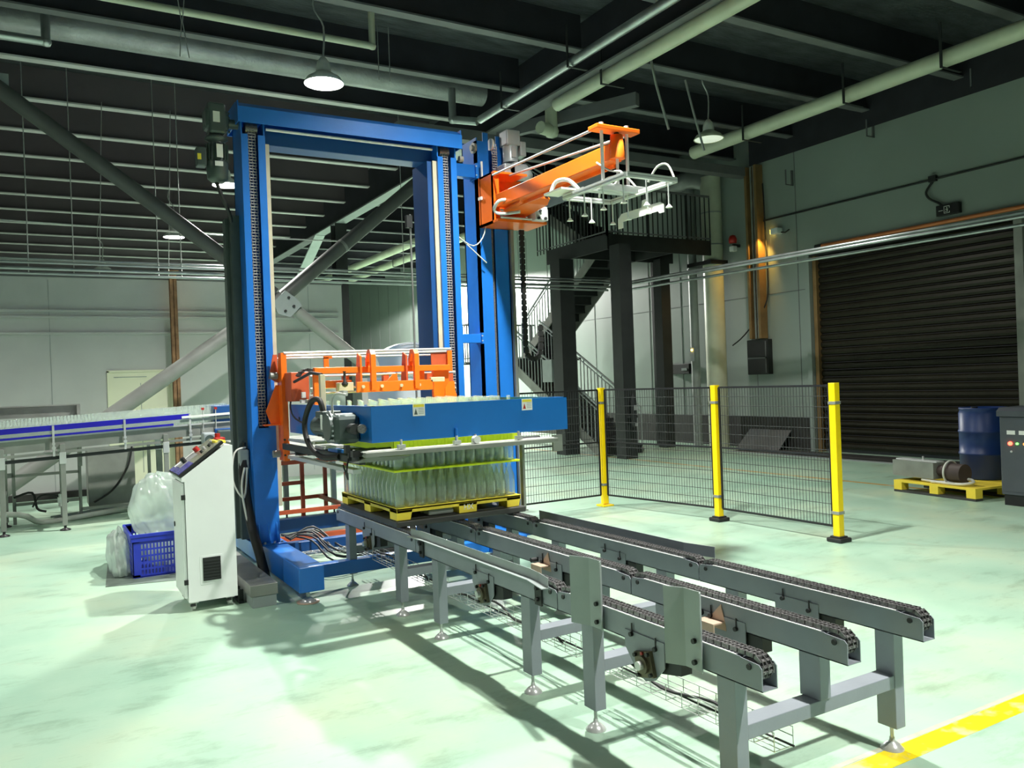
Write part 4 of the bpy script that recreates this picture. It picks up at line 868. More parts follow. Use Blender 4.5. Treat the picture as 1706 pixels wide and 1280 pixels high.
# infeed table seen behind carriage
it = thing('infeed_table', (2.6, 8.9, 0), 'stainless infeed table behind the portal fed by the bottle conveyor', 'table')
B().bb(1.9, 3.3, 8.0, 10.2, .97, 1.02, .005).build('table_top', 'steelm', it)
for (x, y) in ((2.0, 10.1), (3.2, 10.1), (3.2, 8.1), (2.6, 10.1)):
    l = B().bb(x-.03, x+.03, y-.03, y+.03, .08, .97, .003).build('leg', 'steelm', it); B().lathe((x, y, 0), [(.05, 0), (.05, .01), (.012, .03), (.012, .08)], 14).build('foot', 'black', l)
B().bb(1.86, 1.94, 9.4, 9.5, 0, 2.06, .003).build('blue_post', 'blue', it)
fb_ = thing('white_film_fan', (3.9, 9.0, 1.85), 'white ribbed plastic bundle behind the orange pusher frame', 'bundle')
prof_t = [(3.40+.1*i, 1.93+.10*math.sin(i*.42+.2)+.02*i) for i in range(11)]
B().prism(prof_t+[(4.42, 1.78), (4.0, 1.70), (3.45, 1.78)], 'y', 8.95, 9.1).build('bundle_body', 'whitep', fb_)
for k in range(6):
    B().tube([(x+.05*k, 8.945, z-.025-.035*k) for x, z in prof_t[3:10]], .005, 5).build('bundle_fold', 'labelg', fb_)
B().box(3.3, 4.5, 9.0, 9.2, 1.02, 1.70).build('bundle_stand', 'whitep', fb_)

# cable bundle on floor inside portal
for i in range(7):
    y = 6.75+.09*i
    pts = [(1.85, 7.4-.05*i, .30), (2.02+.03*i, y+.3, .28+.02*(i % 3)), (2.12+.04*i, y, .14+.03*(i % 2)), (2.5, 6.85+.05*i, .12), (2.9, 6.9+.07*i, .10), (3.3, 6.8+.06*i, .02)]
    o = B().tube(pts, .009, 6).build('floor_cable', 'cable'); tag(o, 'black cable of the tangle lying inside the portal base', 'cable', 'black cables tangled inside the portal base')
# wire mesh basket on floor there
wb = B()
for i in range(16): wb.tube([(1.9+.08*i, 6.95, .16), (1.9+.08*i, 7.2, .16)], .0025, 4, cap=False)
for j in range(6): wb.tube([(1.85, 6.95+.05*j, .16), (3.2, 6.95+.05*j, .16)], .0025, 4, cap=False)
o = tag(wb.build('wire_cable_tray', 'galv'), 'low wire mesh cable tray crossing inside the portal base', 'tray'); 

# ================================================================== CONTROL CABINET
cc = thing('control_cabinet', (1.08, 6.6, 0), 'white sloped-top control cabinet on casters beside the blue column', 'cabinet')
X0, X1, Y0, Y1 = .905, 1.25, 6.36, 6.84
B().prism([(X0, .07), (X1, .07), (X1, 1.20), (X1-.055, 1.205), (X0-.02, .985), (X0-.02, .955), (X0, .955)], 'y', Y0, Y1).build('body', 'white', cc)
dd = B().bb(X0-.022, X0-.004, Y0+.01, Y1-.01, .10, .94, .003).build('door', 'white', cc)
for z in (.22, .84): B().cb(X0-.012, Y0+.008, z, .028, .018, .035).build('hinge', 'black', dd)
B().cyl((X0-.028, Y1-.08, .6), (X0-.02, Y1-.08, .6), .02, 12).build('door_lock', 'dark', dd)
B().box(1.01, 1.135, Y0-.006, Y0-.002, .215, .385).build('vent_grille', 'black', cc)
vf = B()
for i in range(7): vf.box(1.015, 1.13, Y0-.010, Y0-.006, .225+i*.022, .232+i*.022)
vf.build('grille_louvre', 'dark', cc)
B().box(.99, 1.15, Y0-.002, Y0, .19, .40).build('vent_frame', 'white', cc)
# sloped console
sl_a, sl_b = Vector((X0-.03, 0, .985)), Vector((X1-.06, 0, 1.22)); dv = (sl_b-sl_a); nrm = Vector((-dv.z, 0, dv.x)).normalized()
def slope_box(name, t0, t1, ya, yb, h0, h1, mt_, par):
    p = [sl_a+dv*t0+nrm*h0, sl_a+dv*t1+nrm*h0, sl_a+dv*t1+nrm*h1, sl_a+dv*t0+nrm*h1]
    return B().prism([(q.x, q.z) for q in p], 'y', ya, yb).build(name, mt_, par)
cs = slope_box('console_frame', 0, 1, Y0, Y1, 0, .022, 'black', cc)
slope_box('console_face', .02, .35, Y0+.01, Y1-.01, .022, .026, 'screen', cs); slope_box('console_face', .35, .98, Y0+.01, Y1-.01, .022, .026, 'console', cs)
slope_box('console_screen', .15, .55, Y0+.2, Y1-.1, .026, .029, 'labelg', cs); slope_box('console_screen_glow', .12, .62, Y1-.1, Y1-.05, .026, .03, 'label', cs)
for i in range(4):
    p = sl_a+dv*(.62+.09*i)+nrm*.026
    B().cyl((p.x, Y0+.12+.08*(i % 2), p.z), (p.x+nrm.x*.02, Y0+.12+.08*(i % 2), p.z+nrm.z*.02), .012, 10).build('push_button', 'labelg' if i % 2 else 'dark', cs)
p = sl_a+dv*.62+nrm*.026
B().cyl((p.x, Y1-.15, p.z), (p.x+nrm.x*.035, Y1-.15, p.z+nrm.z*.035), .022, 14).build('emergency_button', 'red', cs)
B().cyl((p.x-.1, Y0+.25, p.z-.08), (p.x-.1+nrm.x*.05, Y0+.25, p.z-.08+nrm.z*.05), .018, 14).build('selector_knob', 'black', cs)
yb_ = B().bb(1.14, 1.22, Y0+.08, Y0+.3, 1.215, 1.235, .006).build('yellow_tag', 'labely'); tag(yb_, 'crumpled yellow-white tag lying on the control cabinet top', 'tag')
rb = B().bb(1.17, 1.25, Y0+.25, Y0+.33, 1.215, 1.25, .01).cyl((1.2, Y0+.3, 1.25), (1.2, Y0+.3, 1.28), .02, 12).build('pendant_button_box', 'red'); tag(rb, 'small red switch box on the back edge of the white cabinet', 'switch')
for (x, y) in ((X0+.04, Y0+.05), (X1-.05, Y0+.06), (X0+.04, Y1-.05), (X1-.05, Y1-.05)):
    q = B().cb(x, y, .064, .06, .06, .012).cb(x-.016, y+.012, .042, .004, .03, .045).cb(x+.016, y+.012, .042, .004, .03, .045).build('caster', 'steel', cc)
    B().cyl((x-.011, y+.015, .028), (x+.011, y+.015, .028), .028, 16).build('wheel', 'label', q); B().cb(x-.01, y-.03, .045, .035, .02, .015).build('brake_tab', 'black', q)
# remote box hung on column
rx = thing('hanging_socket_box', (1.5, 7.2, 1.0), 'small pale socket box with dangling cables on the left column side', 'box')
B().bb(1.47, 1.55, 7.19, 7.27, .93, 1.10, .01).build('box_body', 'lgrey', rx); B().cyl((1.52, 7.23, 1.10), (1.52, 7.23, 1.16), .015, 10).build('plug', 'black', rx)
B().tube([(1.50, 7.15, .95), (1.46, 7.1, .8), (1.48, 7.1, .6), (1.52, 7.05, .35), (1.55, 6.95, .3)], .009, 6).tube([(1.52, 7.18, 1.12), (1.42, 7.15, 1.08), (1.40, 7.15, .85), (1.48, 7.12, .7), (1.52, 7.15, .95)], .008, 6).build('cable_drop', 'wcable', rx)
ck = B().tube([(1.53, 7.25, 1.1), (1.50, 7.2, .9), (1.52, 7.1, .5), (1.55, 6.95, .25), (1.57, 6.8, .02)], .04, 8).build('black_cable_sleeve', 'rubber'); tag(ck, 'thick black cable sleeve running down beside the left column foot', 'cable')
# stainless floor duct
fd = thing('stainless_floor_duct', (1.42, 7, 0), 'long low stainless duct cover on the floor by the blue base beam', 'duct')
B().bb(1.30, 1.50, 6.16, 7.9, .085, .17, .004).build('cover', 'steelm', fd); B().bb(1.315, 1.49, 6.17, 7.9, 0, .083, .003).build('lower_channel', 'lgrey', fd)
gt = thing('floor_grating', (1.28, 7.0, 0), 'dark slatted grating strip between cabinet and stainless duct', 'grating')
for i in range(9): B().box(1.262, 1.298, 6.4+.12*i, 6.42+.12*i, .02, .1).build('slat', 'dark', gt)
B().box(1.262, 1.298, 6.38, 7.5, 0, .02).build('bearer', 'dark', gt)
# blue crate
cx0, cx1, cy0, cy1 = .67, 1.22, 7.82, 8.5
cr = thing('blue_crate', (.95, 8.1, .005), 'cobalt blue slotted plastic crate behind the white cabinet', 'crate')
def slotwall(axis, a, b0, b1, par):
    w = B(); H_ = .37
    rows = 6; cols = 16
    def bx(u0, u1, z0, z1):
        if axis == 'y': w.box(u0, u1, a, a+.006, z0, z1)
        else: w.box(a, a+.006, u0, u1, z0, z1)
    L = b1-b0
    bx(b0, b0+L*.1, 0.01, H_); bx(b1-L*.1, b1, .01, H_); bx(b0, b1, .01, .03); bx(b0, b1, .31, H_-.035); bx(b0, b0+L*.36, H_-.04, H_); bx(b1-L*.36, b1, H_-.04, H_); bx(b0, b1, H_-.012, H_)
    iw = L*.8; z = .03
    for r_ in range(rows-1):
        for c_ in range(cols):
            u = b0+L*.1+iw*c_/cols; bx(u, u+iw/cols*.45, z, z+.04)
        bx(b0+L*.1, b1-L*.1, z+.04, z+.056); z += .056
    return w.build('slotted_wall', 'crate', par)
slotwall('y', cy0, cx0, cx1, cr); slotwall('y', cy1, cx0, cx1, cr); slotwall('x', cx0, cy0, cy1, cr); slotwall('x', cx1, cy0, cy1, cr)
B().box(cx0, cx1, cy0, cy1, .005, .015).build('crate_base', 'crate', cr)
B().box(cx0-.02, cx1+.02, cy0-.02, cy0, .36, .385).box(cx0-.02, cx1+.02, cy1, cy1+.02, .36, .385).box(cx0-.02, cx0, cy0, cy1, .36, .385).box(cx1, cx1+.02, cy0, cy1, .36, .385).box(cx0-.015, cx0, cy0, cy1, .32, .36).box(cx0-.01, cx1, cy0-.012, cy0, .32, .36).build('crate_rim', 'crate', cr)
def blob(name, c, r, m_, lab, cat, seed=0, n=20, squash=1., amp=.12, zmin=None):
    rnd = random.Random(seed); b = B(); vs = []; fs = []
    ph = [rnd.random()*6 for _ in range(8)]
    K = n
    for i in range(K+1):
        th = PI*i/K
        for j in range(2*K):
            a = 2*PI*j/(2*K)
            d = 1+amp*(math.sin(3*a+ph[0]+2*th)+.7*math.sin(7*a+ph[1])*math.sin(2*th+ph[2])+.5*math.sin(11*a-5*th+ph[3])+.5*math.sin(9*th+ph[4]+3*a))*.5
            x = c[0]+r[0]*d*max(math.sin(th),0)**.8*math.cos(a); y = c[1]+r[1]*d*max(math.sin(th),0)**.8*math.sin(a); z = c[2]+r[2]*d*math.cos(th)
            if zmin is not None: z = max(z, zmin+.004*rnd.random())
            vs.append((x, y, z))
    for i in range(K):
        for j in range(2*K): fs.append((i*2*K+j, i*2*K+(j+1) % (2*K), (i+1)*2*K+(j+1) % (2*K), (i+1)*2*K+j))
    b.add(vs, fs, True); return tag(b.build(name, m_), lab, cat)
blob('plastic_bag', (.93, 8.2, .56), (.23, .28, .30), 'film', 'big crumpled clear plastic bag heaped on the blue crate', 'bag', 3, 30, amp=.13)
blob('plastic_bag', (.60, 8.35, .10), (.10, .42, .25), 'film', 'clear plastic bag trailing to the floor left of the blue crate', 'bag', 5, 22, amp=.2, zmin=.003)
blob('plastic_bag', (1.5, 8.05, .55), (.10, .25, .28), 'whitep', 'white bag wedged between the cabinet and the blue column', 'bag', 8, 16, amp=.2)
blob('plastic_bag', (.95, 8.15, .2), (.2, .25, .15), 'film', 'crumpled film packed inside the blue crate', 'bag', 9, 16, amp=.2)
fm = B().prism([(.44, 7.66), (1.0, 7.52), (1.1, 8.9), (.55, 9.0)], 'z', .001, .004); tag(fm.build('floor_sheet', 'mat'), 'dull grey-green sheet lying on the floor under the blue crate', 'sheet')

# ================================================================== LEFT BOTTLE CONVEYOR
lc = thing('bottle_conveyor', (0, 11.4, 0), 'stainless bottle conveyor with ultramarine guide rail running in from the left', 'conveyor')
def zt(x): return 1.0+(x+.4)*.038
LX0, LX1 = -2.2, 2.25; YF, YBk = 11.3, 12.1
def slb(n_, z0, z1, y0, y1, m_, x0=LX0, x1=LX1, par=lc):
    return B().prism([(x0, zt(x0)+z0), (x1, zt(x1)+z0), (x1, zt(x1)+z1), (x0, zt(x0)+z1)], 'y', y0, y1).build(n_, m_, par)
slb('side_panel', -.04, .12, YF, YF+.006, 'steelm'); slb('side_panel', -.04, .12, YBk, YBk+.006, 'steelm')
slb('belt', .09, .1, YF+.02, YBk-.02, 'wearshine')
slb('guide_rail', .19, .255, YF-.03, YF-.015, 'bluerail', x1=1.7); slb('lower_guide', .12, .145, YF-.03, YF-.015, 'bluerail', x1=1.5); slb('guide_channel', .15, .185, YF-.028, YF-.012, 'lgrey')
slb('guide_rail', .19, .255, YBk, YBk+.015, 'bluerail')
slb('edge_rail', .10, .12, YF-.02, YF, 'steel'); slb('tie_rail', -.095, -.065, YF-.02, YF+.02, 'steelm', x0=-.4); slb('tie_rail', -.16, -.12, YF, YF+.03, 'dark', x0=-.4)
for x in (-.9, .15, .93, 1.7):
    q = B().box(x-.012, x+.012, YF-.04, YF-.028, zt(x)-.12, zt(x)+.25).build('guide_bracket', 'steel', lc); B().cyl((x, YF-.06, zt(x)-.02), (x, YF-.03, zt(x)-.02), .022, 10).cyl((x, YF-.06, zt(x)+.03), (x, YF-.03, zt(x)+.03), .018, 10).build('clamp_knob', 'steel', q)
for x in (-.39, .24, 1.4, -1.6):
    for y in (YF-.02, YBk):
        l = B().bb(x-.028, x+.028, y-.028, y+.028, .06, zt(x)+.02 if y < 11.5 else zt(x)-.03, .004).build('leg', 'steelm', lc); B().lathe((x, y, 0), [(.06, 0), (.06, .012), (.016, .03), (.014, .07)], 16).build('foot', 'black', l)
        if x > -1: B().bb(x-.036, x+.036, y-.034, y+.03, zt(x)-.22, zt(x)-.08, .004).build('leg_clamp', 'steel', l)
for x in (-.39, .24, 1.4): B().bb(x-.02, x+.02, YF, YBk, .42, .46, .003).build('leg_brace', 'steelm', lc)
# drive unit at right end
du_ = B().bb(1.83, 1.98, YF-.2, YF, .90, 1.08, .02).build('drive_gearbox', 'motorl', lc); B().cyl((1.905, YF-.21, .99), (1.905, YF-.2, .99), .06, 18).build('fan_grille', 'motor', du_)
B().bb(2.0, 2.3, YF-.05, YBk, .85, 1.12, .01).bb(2.0, 2.3, YF-.02, YBk, 1.2, 1.42, .01).build('end_frame', 'blue2', lc)
B().bb(2.02, 2.2, YF-.12, YF-.02, .93, 1.1, .02).build('drive_gearbox', 'motor', lc)
for x in (1.86, 2.02):
    q = B().cyl((x, YF-.03, 1.1), (x, YF-.03, 1.38), .007, 8).build('sensor_stalk', 'steel', lc); B().cb(x, YF-.03, 1.39, .035, .03, .03).build('sensor_head', 'red', q)
slb('entry_guard', .20, .23, YF-.05, YF-.03, 'label', x0=1.6, x1=2.2)
# bottles on it : rows
n_ind = 0; rr_ = []
zz_ = .1
for j in range(5):
    i = 0; x = LX0+.9+(.038 if j % 2 else 0)
    while x < 2.2:
        p = (x, YF+.07+j*.0662, zt(x)+zz_+.0)
        if j < 1 and x > -.55: bottle(*p, 'clear glass bottle queued on the stainless bottle conveyor', 'bottles queued on the left conveyor')
        else: rr_.append(p)
        x += .0755
bulk('bottle_bulk', rr_, 'inner clear glass bottles queued on the left conveyor', 'bottles', 1.0, 8)
tw = tag(B().box(-3, .48, 12.2, 12.24, 1.36, 1.5).box(-3, .48, 12.14, 12.24, 1.5, 1.515).box(.44, .48, 12.1, 12.24, .7, 1.5).build('stainless_guard', 'steelm'), 'long stainless guard wall behind the queued bottles at left', 'guard')
# lower frame and tank behind
tk = thing('stainless_tank', (.8, 12.8, 0), 'dull stainless tank box under the left conveyor', 'tank')
B().bb(.56, 1.15, 12.6, 13.1, .10, .88, .006).build('tank_body', 'steelm', tk)
for (x, y) in ((.6, 12.64), (1.1, 12.64), (1.1, 13.05), (.6, 13.05)): B().cyl((x, y, 0), (x, y, .1), .02, 8).build('tank_foot', 'steel', tk)
B().tube([(1.12, 12.56, .9), (1.05, 12.55, .6), (.85, 12.55, .3), (.62, 12.55, .16)], .014, 8).build('tank_hose', 'cable', tk)
fr = thing('stainless_stand', (0, 12.3, 0), 'stainless tube stand with hoses and valve below the queued bottles', 'stand')
for x in (-.3, .45, 1.3, 1.45): B().bb(x-.02, x+.02, 12.25, 12.29, 0, .95, .003).build('post', 'steelm', fr)
for z in (.62, .25): B().bb(-.3, .45, 12.25, 12.29, z-.018, z+.018, .003).build('rail', 'steelm', fr)
B().bb(.45, 1.3, 12.25, 12.29, .10, .14, .003).build('rail', 'steelm', fr); B().bb(-.9, -.3, 12.25, 12.29, .6, .66, .003).build('rail', 'steelm', fr)
B().tube([(-.3, 12.2, .35), (-.1, 12.15, .40), (-.05, 12.1, .2), (.05, 12.1, .15)], .015, 8).tube([(-.1, 12.1, .22), (0, 12.1, .36), (.2, 12.1, .33), (.3, 12.1, .24)], .012, 8).build('frame_hose', 'cable', fr)
B().cb(.22, 12.1, .28, .08, .06, .07).cyl((.22, 12.1, .2), (.22, 12.1, .36), .03, 10).build('valve', 'label', fr)
hs = B().tube([(-.9, 11.9, .22), (-.25, 11.95, .16), (0, 12.0, .03), (.5, 12.15, .04), (1.1, 12.5, .05), (1.8, 12.9, .05)], .035, 10).build('floor_hose', 'wcable'); tag(hs, 'beige hose snaking along the floor under the left conveyor', 'hose')
lad = B().beam((.15, 12.2, .04), (1.9, 13.1, .04), .01, .03).beam((.1, 12.35, .04), (1.85, 13.25, .04), .01, .03)
for i in range(12):
    t_ = i/11.; lad.beam((.15+1.75*t_, 12.2+.9*t_, .04), (.1+1.75*t_, 12.35+.9*t_, .04), .01, .01)
tag(lad.build('floor_cable_ladder', 'lgrey'), 'low cable ladder on the floor beyond the left conveyor legs', 'tray')

# ================================================================== SAFETY FENCE
fe = thing('safety_fence', (6.3, 6.6, 0), 'black wire mesh safety fence on yellow posts behind the conveyor', 'fence')
PST = [(6.09, 8.28), (6.36, 6.575), (6.385, 5.06)]
for i, (x, y) in enumerate(PST):
    p = B().bb(x-.035, x+.035, y-.035, y+.035, .03, 1.47, .004).build('post', 'yellow', fe)
    if i: B().bb(x-.08, x+.08, y-.08, y+.08, 0, .04, .01).bb(x-.055, x+.055, y-.055, y+.055, .04, .055, .004).build('post_base', 'rubber', p)
    else: B().bb(x-.08, x+.08, y-.08, y+.08, 0, .02, .004).build('post_base', 'yellow', p)
    for z in (1.29, .27): B().bb(x-.041, x+.041, y-.041, y+.041, z-.014, z+.014, .002).build('clamp', 'steelm', p)
    B().bb(x-.035, x+.035, y-.035, y+.035, 1.468, 1.476, .002).build('cap', 'yellow', p)
def fpanel(a, b_, n):
    a = Vector((a[0], a[1], 0)); b_ = Vector((b_[0], b_[1], 0)); d = (b_-a).normalized(); a = a+d*.06; b_ = b_-d*.06
    Z = lambda z: Vector((0, 0, z))
    pn = B().beam(a+Z(1.45), b_+Z(1.45), .016, .02).beam(a+Z(.14), b_+Z(.14), .016, .02).beam(a+Z(.8), b_+Z(.8), .016, .018).beam(a+Z(.14), a+Z(1.45), .016, .02, up=(0, 0, 1) if 0 else d).beam(b_+Z(.14), b_+Z(1.45), .016, .02, up=d).build('panel_frame', 'black', fe)
    L = (b_-a).length; k = int(L/.036); w = B()
    for i in range(1, k): p = a+d*(L*i/k); w.tube([p+Z(.14), p+Z(1.45)], .0024, 4, cap=False, smooth=False)
    tag(w.build('mesh_wires', 'dark', pn), kind='stuff')
    for i in range(1, 13):
        z = .14+i*.101
        if abs(z-.8) > .03: B().tube([a+Z(z), b_+Z(z)], .003, 5, cap=False).build('cross_wire', 'dark', pn)
fpanel((4.70, 8.28), PST[0], 40); fpanel(PST[0], PST[1], 50); fpanel(PST[1], PST[2], 50)

# ================================================================== RIGHT: pallet, drum, motor, cabinet
rpz = .15
rp_ = thing('yellow_pallet', (9.9, 6.2, 0), 'yellow pallet on the floor at right carrying the drum', 'pallet')
ppx = [(9.40, 5.55), (9.78, 6.72)]
def rq(u, v):  # pallet plane coordinates: u along near edge, v away
    o_ = Vector((9.38, 5.53, 0)); a_ = Vector((.12, 1.0, 0)).normalized(); b_ = Vector((1.0, -.12, 0)).normalized()
    return o_+a_*u+b_*v
def rbox(u0, u1, v0, v1, z0, z1): 
    c_ = [rq(u0, v0), rq(u1, v0), rq(u1, v1), rq(u0, v1)]; return B().prism([(q.x, q.y) for q in c_], 'z', z0, z1)
rbox(0, 1.15, 0, 1.2, .125, .15).build('top_deck', 'palY', rp_)
for u in (0, .5, 1.03):
    for v in (0, .53, 1.08): rbox(u, u+.12, v, v+.12, .03, .125).build('block', 'palY', rp_)
for v in (0, .53, 1.08): rbox(0, 1.15, v, v+.12, 0, .03).build('runner', 'palB', rp_)
dm = thing('plastic_drum', (10.35, 6.0, .15), 'dark blue plastic drum standing on the right yellow pallet', 'drum')
B().lathe((10.38, 5.98, .15), [(0, 0), (.27, 0), (.285, .02), (.285, .3), (.295, .31), (.295, .33), (.285, .34), (.285, .58), (.295, .59), (.295, .61), (.285, .62), (.285, .83), (.27, .87), (.28, .88), (.28, .9), (.25, .9), (.24, .88), (0, .88)], 32).build('drum_body', 'drum', dm)
B().cyl((10.3, 6.05, 1.03), (10.3, 6.05, 1.06), .04, 12).build('bung', 'dark', dm)
mp_ = thing('vacuum_pump', (9.7, 6.4, .15), 'silver-cased pump motor with coiled hose on the right pallet', 'motor')
a0 = rq(1.05, .15); a1 = rq(.5, .2)
B().beam((9.72, 6.72, .30), (9.62, 6.10, .30), .24, .2).build('pump_case', 'steelm', mp_)
B().beam((9.72, 6.72, .40), (9.62, 6.10, .40), .12, .03).build('pump_case_top', 'alu', mp_)
B().cyl((9.62, 6.10, .30), (9.60, 5.98, .30), .07, 14).cyl((9.60, 5.98, .29), (9.57, 5.76, .29), .115, 18).build('motor_drum', 'brown', mp_)
B().tube([(9.60+.14*math.cos(a), 5.95+.03*a/6, .30+.13*math.sin(a)) for a in [i*.5 for i in range(13)]], .012, 8).build('hose_ring', 'wcable', mp_)
B().tube([(9.55, 6.3, .18), (9.5, 6.0, .17), (9.47, 5.75, .175), (9.55, 5.65, .2), (9.62, 5.75, .22), (9.56, 5.9, .18), (9.5, 6.15, .17)], .018, 8).build('coiled_hose', 'wcable', mp_)
B().cyl((9.66, 6.35, .41), (9.66, 6.35, .46), .012, 8).build('lifting_eye', 'steel', mp_)
ec = thing('electric_cabinet', (9.9, 5.1, 0), 'slate grey electric cabinet with lit red indicator at the right edge', 'cabinet')
ecx = 9.38
ba = B().bb(ecx, ecx+.5, 4.4, 5.23, .12, 1.0, .01).build('cabinet_body', 'ecab', ec)
B().prism([(ecx-.02, 1.0), (ecx-.02, 1.06), (ecx+.04, 1.1), (ecx+.5, 1.1), (ecx+.52, 1.06), (ecx+.52, 1.0)], 'y', 4.38, 5.25).build('cabinet_roof', 'ecab', ec)
B().box(ecx+.02, ecx+.48, 4.42, 5.21, 0, .12).build('plinth', 'black', ec)
dr_ = B().box(ecx-.008, ecx, 4.42, 5.2, .16, .97).build('cabinet_door', 'ecab', ec)
for y in (5.10, 4.97): B().box(ecx-.014, ecx-.008, y-.045, y+.045, .80, .845).build('meter', 'label', dr_)
for (y, mtn, r) in ((5.11, 'glowr', .022), (5.035, 'glowg', .013), (4.955, 'glowo', .015)): B().cyl((ecx-.024, y, .70), (ecx-.008, y, .70), r, 14).build('indicator', mtn, dr_)
for y in (5.10, 4.95): B().cyl((ecx-.02, y, .61), (ecx-.008, y, .61), .012, 10).build('switch_knob', 'steel', dr_)
B().box(ecx-.02, ecx-.008, 4.935, 4.965, .38, .49).build('door_handle', 'steel', dr_)
B().box(ecx-.01, ecx-.008, 4.80, 4.90, .72, .98).build('wiring_sheet', 'label', dr_)
bpad = tag(B().bb(9.42, 9.95, 4.35, 5.3, 0, .0, .0).build('x', 'black'), 'x', 'x') if False else None
# leaning grey panel by the wall
lp = B().beam((12.95, 12.45, .03), (13.12, 12.45, .40), .02, .02)
lp = B(); lp.add([(12.9, 12.75, .0), (12.9, 11.6, .0), (13.12, 11.45, .40), (13.12, 12.55, .40), (12.93, 12.75, .0), (12.93, 11.6, .0), (13.15, 11.45, .40), (13.15, 12.55, .40)], [(0, 1, 2, 3), (7, 6, 5, 4), (0, 4, 5, 1), (1, 5, 6, 2), (2, 6, 7, 3), (3, 7, 4, 0)])
tag(lp.build('leaning_board', 'beam'), 'grey board leaning low against the right wall beside the shutter', 'board')

# ================================================================== STAIRS AND PLATFORM
stt = thing('staircase', (10.5, 15, 0), 'black steel switchback staircase with railings and upper platform', 'stairs')
PZ = 4.4
B().box(9.85, 12.6, 13.0, 15.2, PZ-.02, PZ+.02).build('platform_deck', 'dark', stt)
B().box(9.85, 12.6, 12.98, 13.02, PZ-.26, PZ+.05).box(9.83, 9.87, 12.98, 15.2, PZ-.26, PZ+.05).box(9.85, 12.6, 14.2, 14.24, PZ-.26, PZ).box(11.5, 11.54, 13, 15.2, PZ-.26, PZ).build('platform_edge', 'dark', stt)
for (x, y, z1, w_) in ((10.0, 12.80, PZ-.2, .30), (9.75, 14.5, PZ-.26, .36), (12.15, 14.1, PZ-.2, .26), (12.45, 14.6, PZ, .2), (10.98, 18.9, 6.2, .2)):
    B().box(x-w_/2, x+w_/2, y-w_/2, y+w_/2, 0, z1).build('column', 'dark', stt)
def flight(x0, x1, ya, za, yb, zb, n):
    dy, dz = (yb-ya)/n, (zb-za)/n
    for i in range(n):
        y, z = ya+dy*(i+.5), za+dz*(i+1)
        B().box(x0, x1, min(y-dy*.55, y+dy*.55), max(y-dy*.55, y+dy*.55), z-.03, z).build('tread', 'dark', stt)
        B().box(x0, x1, ya+dy*i-.004, ya+dy*i+.004, z-dz, z-.03).build('riser', 'dark', stt)
    for x in (x0, x1):
        B().beam((x, ya, za), (x, yb, zb), .03, .22).build('stringer', 'steelm', stt)
        r = B().beam((x, ya, za+.95), (x, yb, zb+.95), .035, .035).beam((x, ya, za+.85), (x, yb, zb+.85), .02, .02).build('handrail', 'lgrey', stt)
        bl = B()
        m_ = int(abs(yb-ya)/.13)
        for i in range(m_+1):
            t_ = i/m_; y, z = ya+(yb-ya)*t_, za+(zb-za)*t_
            bl.box(x-.009, x+.009, y-.009, y+.009, z+.05, z+.86 if i % 5 else z+.95)
        tag(bl.build('balusters', 'lgrey', stt), kind='stuff')
flight(9.95, 10.95, 13.5, 0, 17.4, 2.15, 12)
B().box(9.9, 12.2, 17.4, 19.6, 2.08, 2.15).build('landing_deck', 'dark', stt)
flight(11.1, 12.0, 18.5, 2.15, 15.2, PZ, 12)
flight(9.95, 10.85, 13.9, PZ, 17.2, 6.3, 11)
def railing(a, b_, z0, hi=1.0, step=.13):
    a = Vector((a[0], a[1], 0)); b_ = Vector((b_[0], b_[1], 0)); L = (b_-a).length; d = (b_-a).normalized(); Z = lambda z: Vector((0, 0, z))
    B().beam(a+Z(z0+hi), b_+Z(z0+hi), .04, .04).beam(a+Z(z0+.1), b_+Z(z0+.1), .025, .025).build('handrail', 'beam', stt)
    k = max(2, int(L/step)); bl = B()
    for i in range(k+1):
        p = a+d*(L*i/k); w_ = .02 if i % 8 == 0 else .009; bl.box(p.x-w_, p.x+w_, p.y-w_, p.y+w_, z0, z0+hi)
    tag(bl.build('balusters', 'dark', stt), kind='stuff')
railing((9.85, 13.0), (12.6, 13.0), PZ); railing((9.85, 13.0), (9.85, 15.6), PZ); railing((9.9, 19.6), (12.2, 19.6), 2.15); railing((9.9, 17.4), (9.9, 19.6), 2.15)
gd = thing('grey_duct_section', (10.4, 14.4, 5.6), 'dark slate perforated duct panel hung above the platform railing', 'duct')
gdp = B().prism([(12.9, 5.35), (12.9, 5.95), (15.2, 5.95), (15.6, 5.75), (15.6, 5.35)], 'x', 9.72, 9.76).build('duct_panel', 'panelg', gd)
for (y, z) in ((13.4, 5.75), (13.8, 5.7), (14.0, 5.8), (14.5, 5.6), (14.9, 5.55), (15.1, 5.55)): B().cb(9.715, y, z, .01, .1, .03).cb(9.715, y, z, .01, .03, .09).build('wing_clip', 'label', gdp)
B().cyl((9.74, 13.2, 5.95), (9.74, 13.2, 6.7), .01, 6).cyl((9.74, 15.0, 5.95), (9.74, 15.0, 6.7), .01, 6).build('duct_hanger', 'galv', gd)
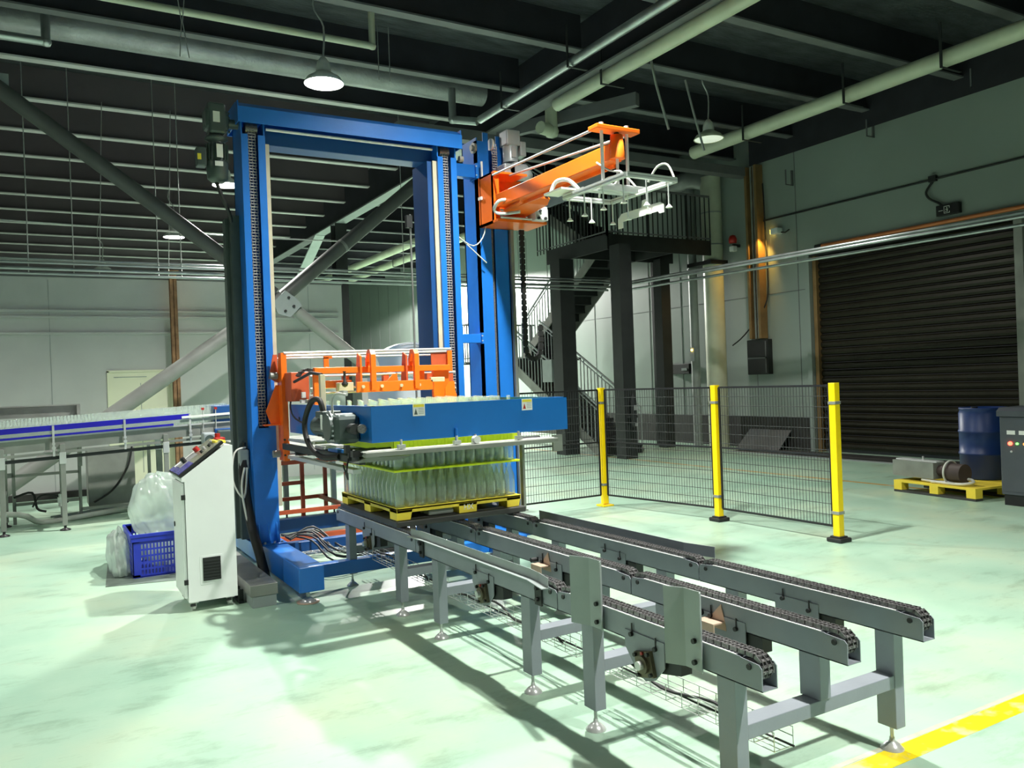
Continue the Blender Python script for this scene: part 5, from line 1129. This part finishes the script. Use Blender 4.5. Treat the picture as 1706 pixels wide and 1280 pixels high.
gs = thing('gas_cylinder', (10.0, 12.5, .3), 'slim black gas hose assembly hanging on the near stair column', 'hose')
B().lathe((10.0, 12.55, .62), [(0, 0), (.05, 0), (.055, .05), (.06, .5), (.04, .6), (.015, .68), (.015, .75)], 14).build('bottle_body', 'black', gs); B().box(9.96, 10.04, 12.48, 12.49, .95, 1.05).box(9.98, 10.03, 12.48, 12.49, .64, .70).build('tag_plate', 'labelg', gs); B().box(9.9, 10.1, 12.56, 12.66, .8, .85).build('hanging_strap', 'dark', gs)
sb = thing('wall_switch_box', (13.1, 14.9, 1.7), 'black control box on the wall between the stair columns', 'box')
B().bb(13.1, 13.2, 14.35, 15.05, 1.62, 1.86, .01).build('box_body', 'black', sb); B().box(13.09, 13.1, 14.42, 14.6, 1.70, 1.76).build('box_display', 'lgrey', sb)
lb = thing('stair_notice_box', (9.9, 14.6, 1.5), 'pale control box fixed at the stair railing', 'box')
B().bb(9.86, 9.94, 15.2, 15.6, 1.55, 2.05, .01).build('box_body', 'lgrey', lb)
# loose wires dropping from the roof
for i, (x, y, z) in enumerate(((7.3, 8.6, 4.95), (8.9, 9.6, 5.1))):
    o = B().tube([(x, y, 6.2), (x+.1, y-.05, z+.6), (x+.25, y-.1, z)], .018, 6).build('roof_wire', 'galv'); tag(o, ['loose pale wire hanging behind the orange arm tip', 'loose pale wire hanging right of the orange arm'][i], 'wire')
tg = B()
tg.tube([(1.5, 9.8, 6.2), (1.55, 9.8, 5.8), (1.52, 9.8, 5.4)], .006, 5).tube([(1.6, 9.8, 6.2), (1.56, 9.8, 5.8), (1.62, 9.8, 5.4)], .006, 5)
tag(tg.build('suspension_wire', 'galv'), 'pair of thin suspension wires above the left end of the top beam', 'wire')
tg = B(); tg.tube([(3.9, 9.8, 6.2), (3.9, 9.8, 5.5)], .006, 5).tube([(4.05, 9.8, 6.2), (4.05, 9.8, 5.5)], .006, 5)
tag(tg.build('suspension_wire', 'galv'), 'pair of thin suspension wires above the right end of the top beam', 'wire')
